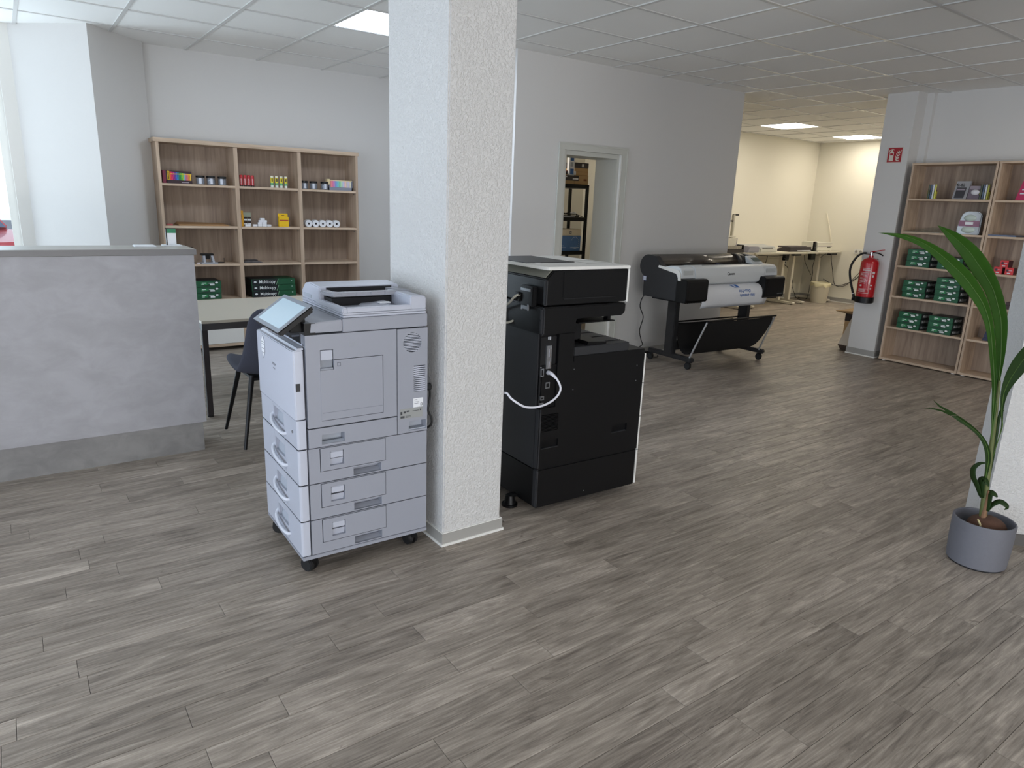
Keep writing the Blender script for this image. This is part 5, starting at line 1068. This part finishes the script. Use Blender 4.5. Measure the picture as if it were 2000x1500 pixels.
bx('device_box', 'dark speckled box on top of the carton pile', 'box', 5.62, 5.848, 6.63, 6.88, zt+.191, zt+.252, mat('box_speckle', (62, 58, 60), .5, var=.6, vscale=40), [('emblem', .12, .15, .012, .048, M_PAPER)])
bx('ink_carton', 'black ink carton with white label on the rack', 'carton', 5.44, 5.655, 6.575, 6.615, zt+.040, zt+.098, M_INK, [('label', .12, .205, .012, .030, M_PAPER), ('logo', .01, .03, .035, .05, M_PAPER)])
bx('ink_carton', 'small black and white carton left of the tall blue pack', 'carton', 5.44, 5.50, 6.60, 6.64, zt+.106, zt+.150, M_INK, [('label', .0, .05, .034, .044, mat('pale_red', (190, 120, 110), .6))])
bx('bottle_box', 'tall white and blue box at the left end of the rack', 'box', 5.515, 5.600, 6.60, 6.64, zt+.099, zt+.330, M_PAPER, [('blue_top', .018, .068, .165, .225, mat('box_blue', (50, 96, 160), .5)), ('blue_bottom', .018, .072, .01, .075, mat('box_blue', (50, 96, 160), .5)), ('text_lines', .02, .06, .10, .15, mat('line_grey', (170, 176, 186), .6))])
bx('pack', 'pale pack beside the tall blue and white box', 'box', 5.605, 5.628, 6.60, 6.66, zt+.106, zt+.150, M_PAPER, [])
t = thing('water_canister', 'blue and white canister box on the middle of the rack', 'canister', (5.60, 6.74, .93))
obj('blue_body', B().box(-.185, .185, -.12, .12, 0, .185, bev=.006), mat('canister_blue', (84, 124, 178), .5, var=.15, vscale=12), t)
obj('white_top', B().box(-.187, .187, -.122, .122, .185, .262, bev=.006), mat('canister_white', (226, 214, 190), .5), t)
obj('logo', B().slab('y', -.005, .025, .205, .24, -.1235, -.122, [(.003, .017, .213, .232)]), MATS['letter_grey'], t, smooth=False)
b = B()
for k in range(14): a = math.radians(-110+k*20); b.box(.09+.06*math.cos(a)-.004, .09+.06*math.cos(a)+.004, -.1215, -.12, .10+.07*math.sin(a)-.006, .10+.07*math.sin(a)+.006)
b.box(.02, .16, -.1215, -.12, .035, .047); b.box(-.14, -.05, -.1215, -.12, .04, .046); b.box(-.13, -.08, -.1215, -.12, .06, .066)
obj('white_print', b, mat('can_print', (190, 206, 226), .5), t, smooth=False)
t = thing('router', 'black and white device with cables on the rack shelf', 'device', (5.62, 6.70, 1.335))
obj('body', B().box(-.08, .14, -.05, .05, .004, .022, bev=.003).box(-.02, .08, -.04, .05, .03, .045, bev=.003), M_BLK, t)
obj('white_part', B().box(-.0, .09, -.052, -.04, .046, .058, bev=.002).box(-.10, .06, -.07, -.04, 0, .008, bev=.001), M_PAPER, t)
obj('leads', B().tube([(-.18, -.05, .01), (-.10, -.02, .05), (-.02, -.04, .03), (.06, -.03, .06), (.12, -.04, .03), (.20, -.05, .008)], .004, 6).tube([(-.18, 0, .02), (-.1, .02, .03), (.0, .0, .05), (.1, .02, .05), (.17, 0, .01)], .004, 6), M_RUB, t)
bx('carton', 'flat brown carton on the low rack shelf below the blue canister', 'carton', 5.50, 5.86, 6.59, 6.9, .742, .81, M_CARD)
bx('carton', 'dark brown carton under the flat carton on the rack', 'carton', 5.45, 5.82, 6.62, 6.9, .521, .741, mat('card_dark', (112, 84, 60), .85))
tag(obj('pole', B().cyl((5.98, 7.16, 0), (5.86, 7.185, 1.25), .008, n=10), M_BASE), 'thin rod leaning in the storage room corner', 'pole')

# ---------------------------------------------------------------- back room work tables
TZ = .872
def work_table(x0, x1, label):
    t = thing('work_table', label, 'table', (0, 0, 0), 0, 'white height adjustable tables')
    obj('tabletop', B().box(x0, x1, 6.60, 7.28, TZ-.028, TZ, bev=.003), mat('table_white', (222, 216, 198), .4), t)
    obj('edge_band', B().box(x0+.002, x1-.002, 6.598, 6.6015, TZ-.026, TZ-.002), mat('table_edge', (190, 186, 172), .5), t, smooth=False)
    for x in (x0+.10, x1-.16):
        lg = obj('leg', B().box(x, x+.06, 6.90, 6.98, .045, TZ-.06, bev=.004), M_TW, t)
        obj('inner_column', B().box(x+.006, x+.054, 6.906, 6.974, .40, TZ-.028), M_TW, lg, smooth=False)
        obj('foot', B().prism(rnd(6.62, 7.26, .012, .045, .015), 0, x-.005, x+.065, bev=.004), M_TW, t)
        obj('glide', B().cyl((x+.03, 6.66, 0), (x+.03, 6.66, .013), .02, n=12).cyl((x+.03, 7.20, 0), (x+.03, 7.20, .013), .02, n=12), M_BLK, t)
    obj('cross_rail', B().box(x0+.14, x1-.14, 6.92, 6.96, TZ-.075, TZ-.035), M_TW, t, smooth=False)
    obj('control_box', B().box(x1-.30, x1-.10, 6.615, 6.68, TZ-.058, TZ-.028, bev=.004), M_BLK, t)
    obj('drive_box', B().box(x1-.20 if x1 < 11 else x0+.52, x1-.09 if x1 < 11 else x0+.66, 6.84, 6.90, TZ-.155, TZ-.028, bev=.006), M_BLK, t)
    obj('table_wire', B().tube([(x0+.2, 6.70, TZ-.05), ((x0+x1)/2, 6.72, TZ-.065), (x1-.45, 6.70, TZ-.058), (x1-.3, 6.68, TZ-.045)], .004, 6).tube([(x1-.3, 6.70, TZ-.04), (x1-.38, 6.74, TZ-.10), (x1-.2, 6.84, TZ-.12)], .004, 6), M_RUB, t)
M_TW = mat('table_leg_white', (216, 210, 194), .5)
work_table(7.98, 9.30, 'white table end behind the plotter, under the paper cutter')
work_table(9.34, 10.70, 'long white table under the pale laminator')
work_table(10.73, 11.77, 'white table in the corner above the waste bin')
t = thing('laminator', 'pale grey laminator with output slot on the back table', 'laminator', (9.60, 6.66, TZ))
obj('body', B().hexa([(-.36, 0, 0), (.39, 0, 0), (.39, .34, 0), (-.36, .34, 0), (-.30, .03, .085), (.37, .03, .085), (.36, .30, .115), (-.28, .30, .115)], bev=.012), mat('lam_grey', (176, 178, 176), .4), t)
obj('side_cover', B().hexa([(-.40, -.004, 0), (-.10, -.004, 0), (-.10, .34, 0), (-.40, .34, 0), (-.32, .02, .088), (-.06, .02, .088), (-.06, .30, .105), (-.30, .30, .105)], bev=.010), mat('lam_dark', (128, 128, 138), .4), t)
obj('front_face', B().box(-.06, .37, -.004, .02, .008, .060, bev=.003), mat('lam_light', (206, 206, 198), .4), t)
obj('output_slot', B().box(-.0, .26, .0, .02, .060, .074, bev=.002), M_GAP, t)
t = thing('binding_machine', 'low black binding machine on the corner table', 'binding machine', (10.66, 6.66, TZ))
obj('base', B().prism([(0, 0), (.30, 0), (.30, .018), (.12, .075), (.0, .080)], 1, -.30, .30, bev=.004), mat('bind_dark', (52, 46, 50), .4), t); bpy.data.objects[t.children[-1].name].rotation_euler = (0, 0, math.radians(90)); t.children[-1].location = (.0, .02, 0)
obj('top_plate', B().box(-.24, .30, .10, .30, .060, .085, bev=.006), mat('bind_grey', (86, 80, 84), .4), t)
obj('white_strip', B().box(-.12, .25, -.004, .006, .012, .024), M_PAPER, t, smooth=False)
obj('lever_arm', B().tube([(.15, .05, .075), (.25, .03, .055), (.33, .02, .02)], .008, 8), M_BLK, t)
obj('light_window', B().box(.04, .14, .06, .10, .062, .072), mat('window_pale', (160, 158, 150), .3), t, smooth=False)
t = thing('phone_stand', 'narrow black upright gadget beside the white box', 'stand', (11.105, 6.70, TZ))
obj('upright', B().box(-.035, .03, 0, .03, .01, .165, bev=.006), M_BLK, t)
obj('foot', B().box(-.06, .06, -.03, .06, 0, .014, bev=.004), M_BLK, t)
obj('light_dots', B().box(-.012, .004, -.003, 0, .058, .068).box(-.008, .006, -.003, 0, .145, .155), MATS['soft_grey'], t, smooth=False)
t = thing('letter_shredder', 'small white desktop machine in the corner of the table', 'machine', (11.40, 6.70, TZ))
obj('body', B().box(-.235, .225, 0, .30, .008, .150, bev=.006), mat('shred_white', (214, 212, 200), .4), t)
obj('seam', B().box(-.230, .220, -.0015, .001, .078, .084).box(-.23, .22, -.001, .001, .128, .131), MATS['soft_grey'], t, smooth=False)
obj('dark_badge', B().box(.07, .17, -.002, .001, .060, .078), mat('badge', (96, 98, 78), .5), t, smooth=False)
for x in (-.20, .19): obj('foot', B().cyl((x, .03, 0), (x, .03, .01), .015, n=10), M_BLK, t)
t = thing('comb_rack', 'black comb binder with a row of white teeth', 'comb binder', (8.90, 6.65, TZ))
obj('base', B().box(-.40, .20, 0, .16, 0, .055, bev=.004), mat('comb_black', (44, 38, 38), .45), t)
obj('end_plate', B().box(.185, .205, .0, .12, .0, .118, bev=.003), M_BLK, t)
for k in range(24): obj('tooth', B().box(-.38+k*.0235, -.371+k*.0235, .02, .05, .055, .105), mat('tooth_pale', (196, 190, 176), .5), t, smooth=False)
obj('back_bar', B().box(-.40, .20, .06, .10, .055, .10, bev=.003), MATS['comb_black'], t)
t = thing('paper_cutter', 'pale paper cutter with raised lever at the left of the tables', 'paper cutter', (8.95, 7.05, TZ))
obj('body', B().box(-.30, .36, -.10, .14, .0, .20, bev=.006).box(-.28, .34, -.09, .12, .21, .235, bev=.006), mat('cutter_pale', (206, 202, 188), .45), t)
obj('side_dark', B().box(.36, .372, -.10, .10, .03, .20), MATS['soft_grey'], t, smooth=False)
obj('lever_post', B().box(.325, .365, -.02, .02, .2, .56, bev=.004), mat('post_pale', (186, 182, 168), .5), t)
obj('lever_knob', B().cyl((.33, 0, .555), (.46, 0, .558), .013, n=12).cyl((.18, -.03, .46), (.30, -.03, .46), .012, n=12), M_BLK, t)
# waste bin
t = thing('waste_bin', 'white round waste bin with liner under the corner table', 'waste bin', (11.37, 6.66, 0))
obj('bucket', B().lathe([(0, .0), (.125, .0), (.130, .01), (.155, .33), (.150, .33), (.126, .012), (0, .012)], (0, 0, 0), 32), mat('bin_white', (208, 202, 184), .5), t)
b = B(); rows = []
for k in range(37):
    a = 2*PI*k/36; j = .004*math.sin(7*a)+.003*math.sin(13*a)
    rows.append([((.150+j)*math.cos(a), (.150+j)*math.sin(a), .325), ((.160+j)*math.cos(a), (.160+j)*math.sin(a), .345), ((.168+j)*math.cos(a), (.168+j)*math.sin(a), .33), ((.165-j)*math.cos(a), (.165-j)*math.sin(a), .285+j*3)])
obj('liner', b.grid(rows), mat('liner', (222, 214, 178), .35), t)
# wall channel, sockets, cables
ch = struct('trim_4', B().box(8.5, 11.45, 7.245, 7.30, .575, .705), mat('channel_white', (214, 210, 194), .5))
obj('channel_cover', B().box(8.5, 11.448, 7.240, 7.2455, .600, .680), MATS['channel_white'], ch, smooth=False)
for x in (11.02, 11.12): obj('channel_socket', B().box(x-.04, x+.04, 7.234, 7.2405, .605, .675), M_WHITE, ch, smooth=False); obj('socket_hole', B().cyl((x, 7.2338, .64), (x, 7.236, .64), .018, n=14), M_GAP, ch)
sk = thing('wall_socket', 'double white wall socket beside the fire extinguisher hose', 'socket', (11.788, 6.305, .893))
obj('plate', B().box(-.012, 0, -.078, .078, -.040, .040, bev=.003), M_WHITE, sk)
for y in (-.038, .038): obj('outlet', B().cyl((-.0125, y, 0), (-.011, y, 0), .024, n=18), M_BASE, sk); obj('outlet_holes', B().box(-.0135, -.012, y-.012, y-.006, -.003, .003).box(-.0135, -.012, y+.006, y+.012, -.003, .003), M_GAP, sk, smooth=False)
M_WIRE = mat('wire_dark', (52, 50, 46), .6)
tag(obj('antenna_wire', B().tube([(11.772, 6.98, 1.52), (11.772, 6.90, 1.30), (11.772, 6.847, 1.132), (11.772, 6.826, 1.059), (11.76, 6.812, .93)], .007, 6), mat('wire_white', (232, 226, 206), .6)), 'white wire running down the end wall above the corner table', 'cable')
tag(obj('mains_cable', B().tube([(10.928, 7.22, .64), (11.0, 7.12, .589), (11.0, 7.02, .467), (11.05, 7.0, .366), (11.05, 7.0, .267), (11.15, 7.0, .138), (11.23, 7.0, .046), (11.37, 7.0, .006), (11.55, 7.0, .006), (11.6, 7.0, .118), (11.61, 7.0, .259), (11.64, 7.0, .449), (11.61, 7.0, .576), (11.64, 6.98, .82)], .0055, 6), M_WIRE), 'dark cable looping from the wall channel down to the floor', 'cable')
tag(obj('mains_cable', B().tube([(11.73, 6.76, .83), (11.74, 6.74, .70), (11.76, 6.708, .546), (11.765, 6.646, .327), (11.77, 6.57, .272), (11.77, 6.443, .3), (11.77, 6.332, .411), (11.77, 6.207, .571)], .0055, 6), M_WIRE), 'dark cable hanging along the end wall, upper of two', 'cable')
tag(obj('mains_cable', B().tube([(11.765, 6.857, .373), (11.765, 6.739, .322), (11.765, 6.626, .285), (11.775, 6.497, .306), (11.775, 6.33, .390), (11.775, 6.199, .515)], .0055, 6), M_WIRE), 'dark cable hanging along the end wall, lower of two', 'cable')
tag(obj('mains_cable', B().tube([(11.60, 7.2, .83), (11.68, 7.2, .64), (11.76, 7.1, .42)], .005, 6), M_WIRE), 'thin dark cable slanting across the corner under the table', 'cable')
tag(obj('mains_cable', B().tube([(10.46, 7.16, .83), (10.50, 7.18, .76), (10.50, 7.2, .66), (10.46, 7.225, .56)], .005, 6), M_WIRE), 'thin dark cable under the laminator table', 'cable')
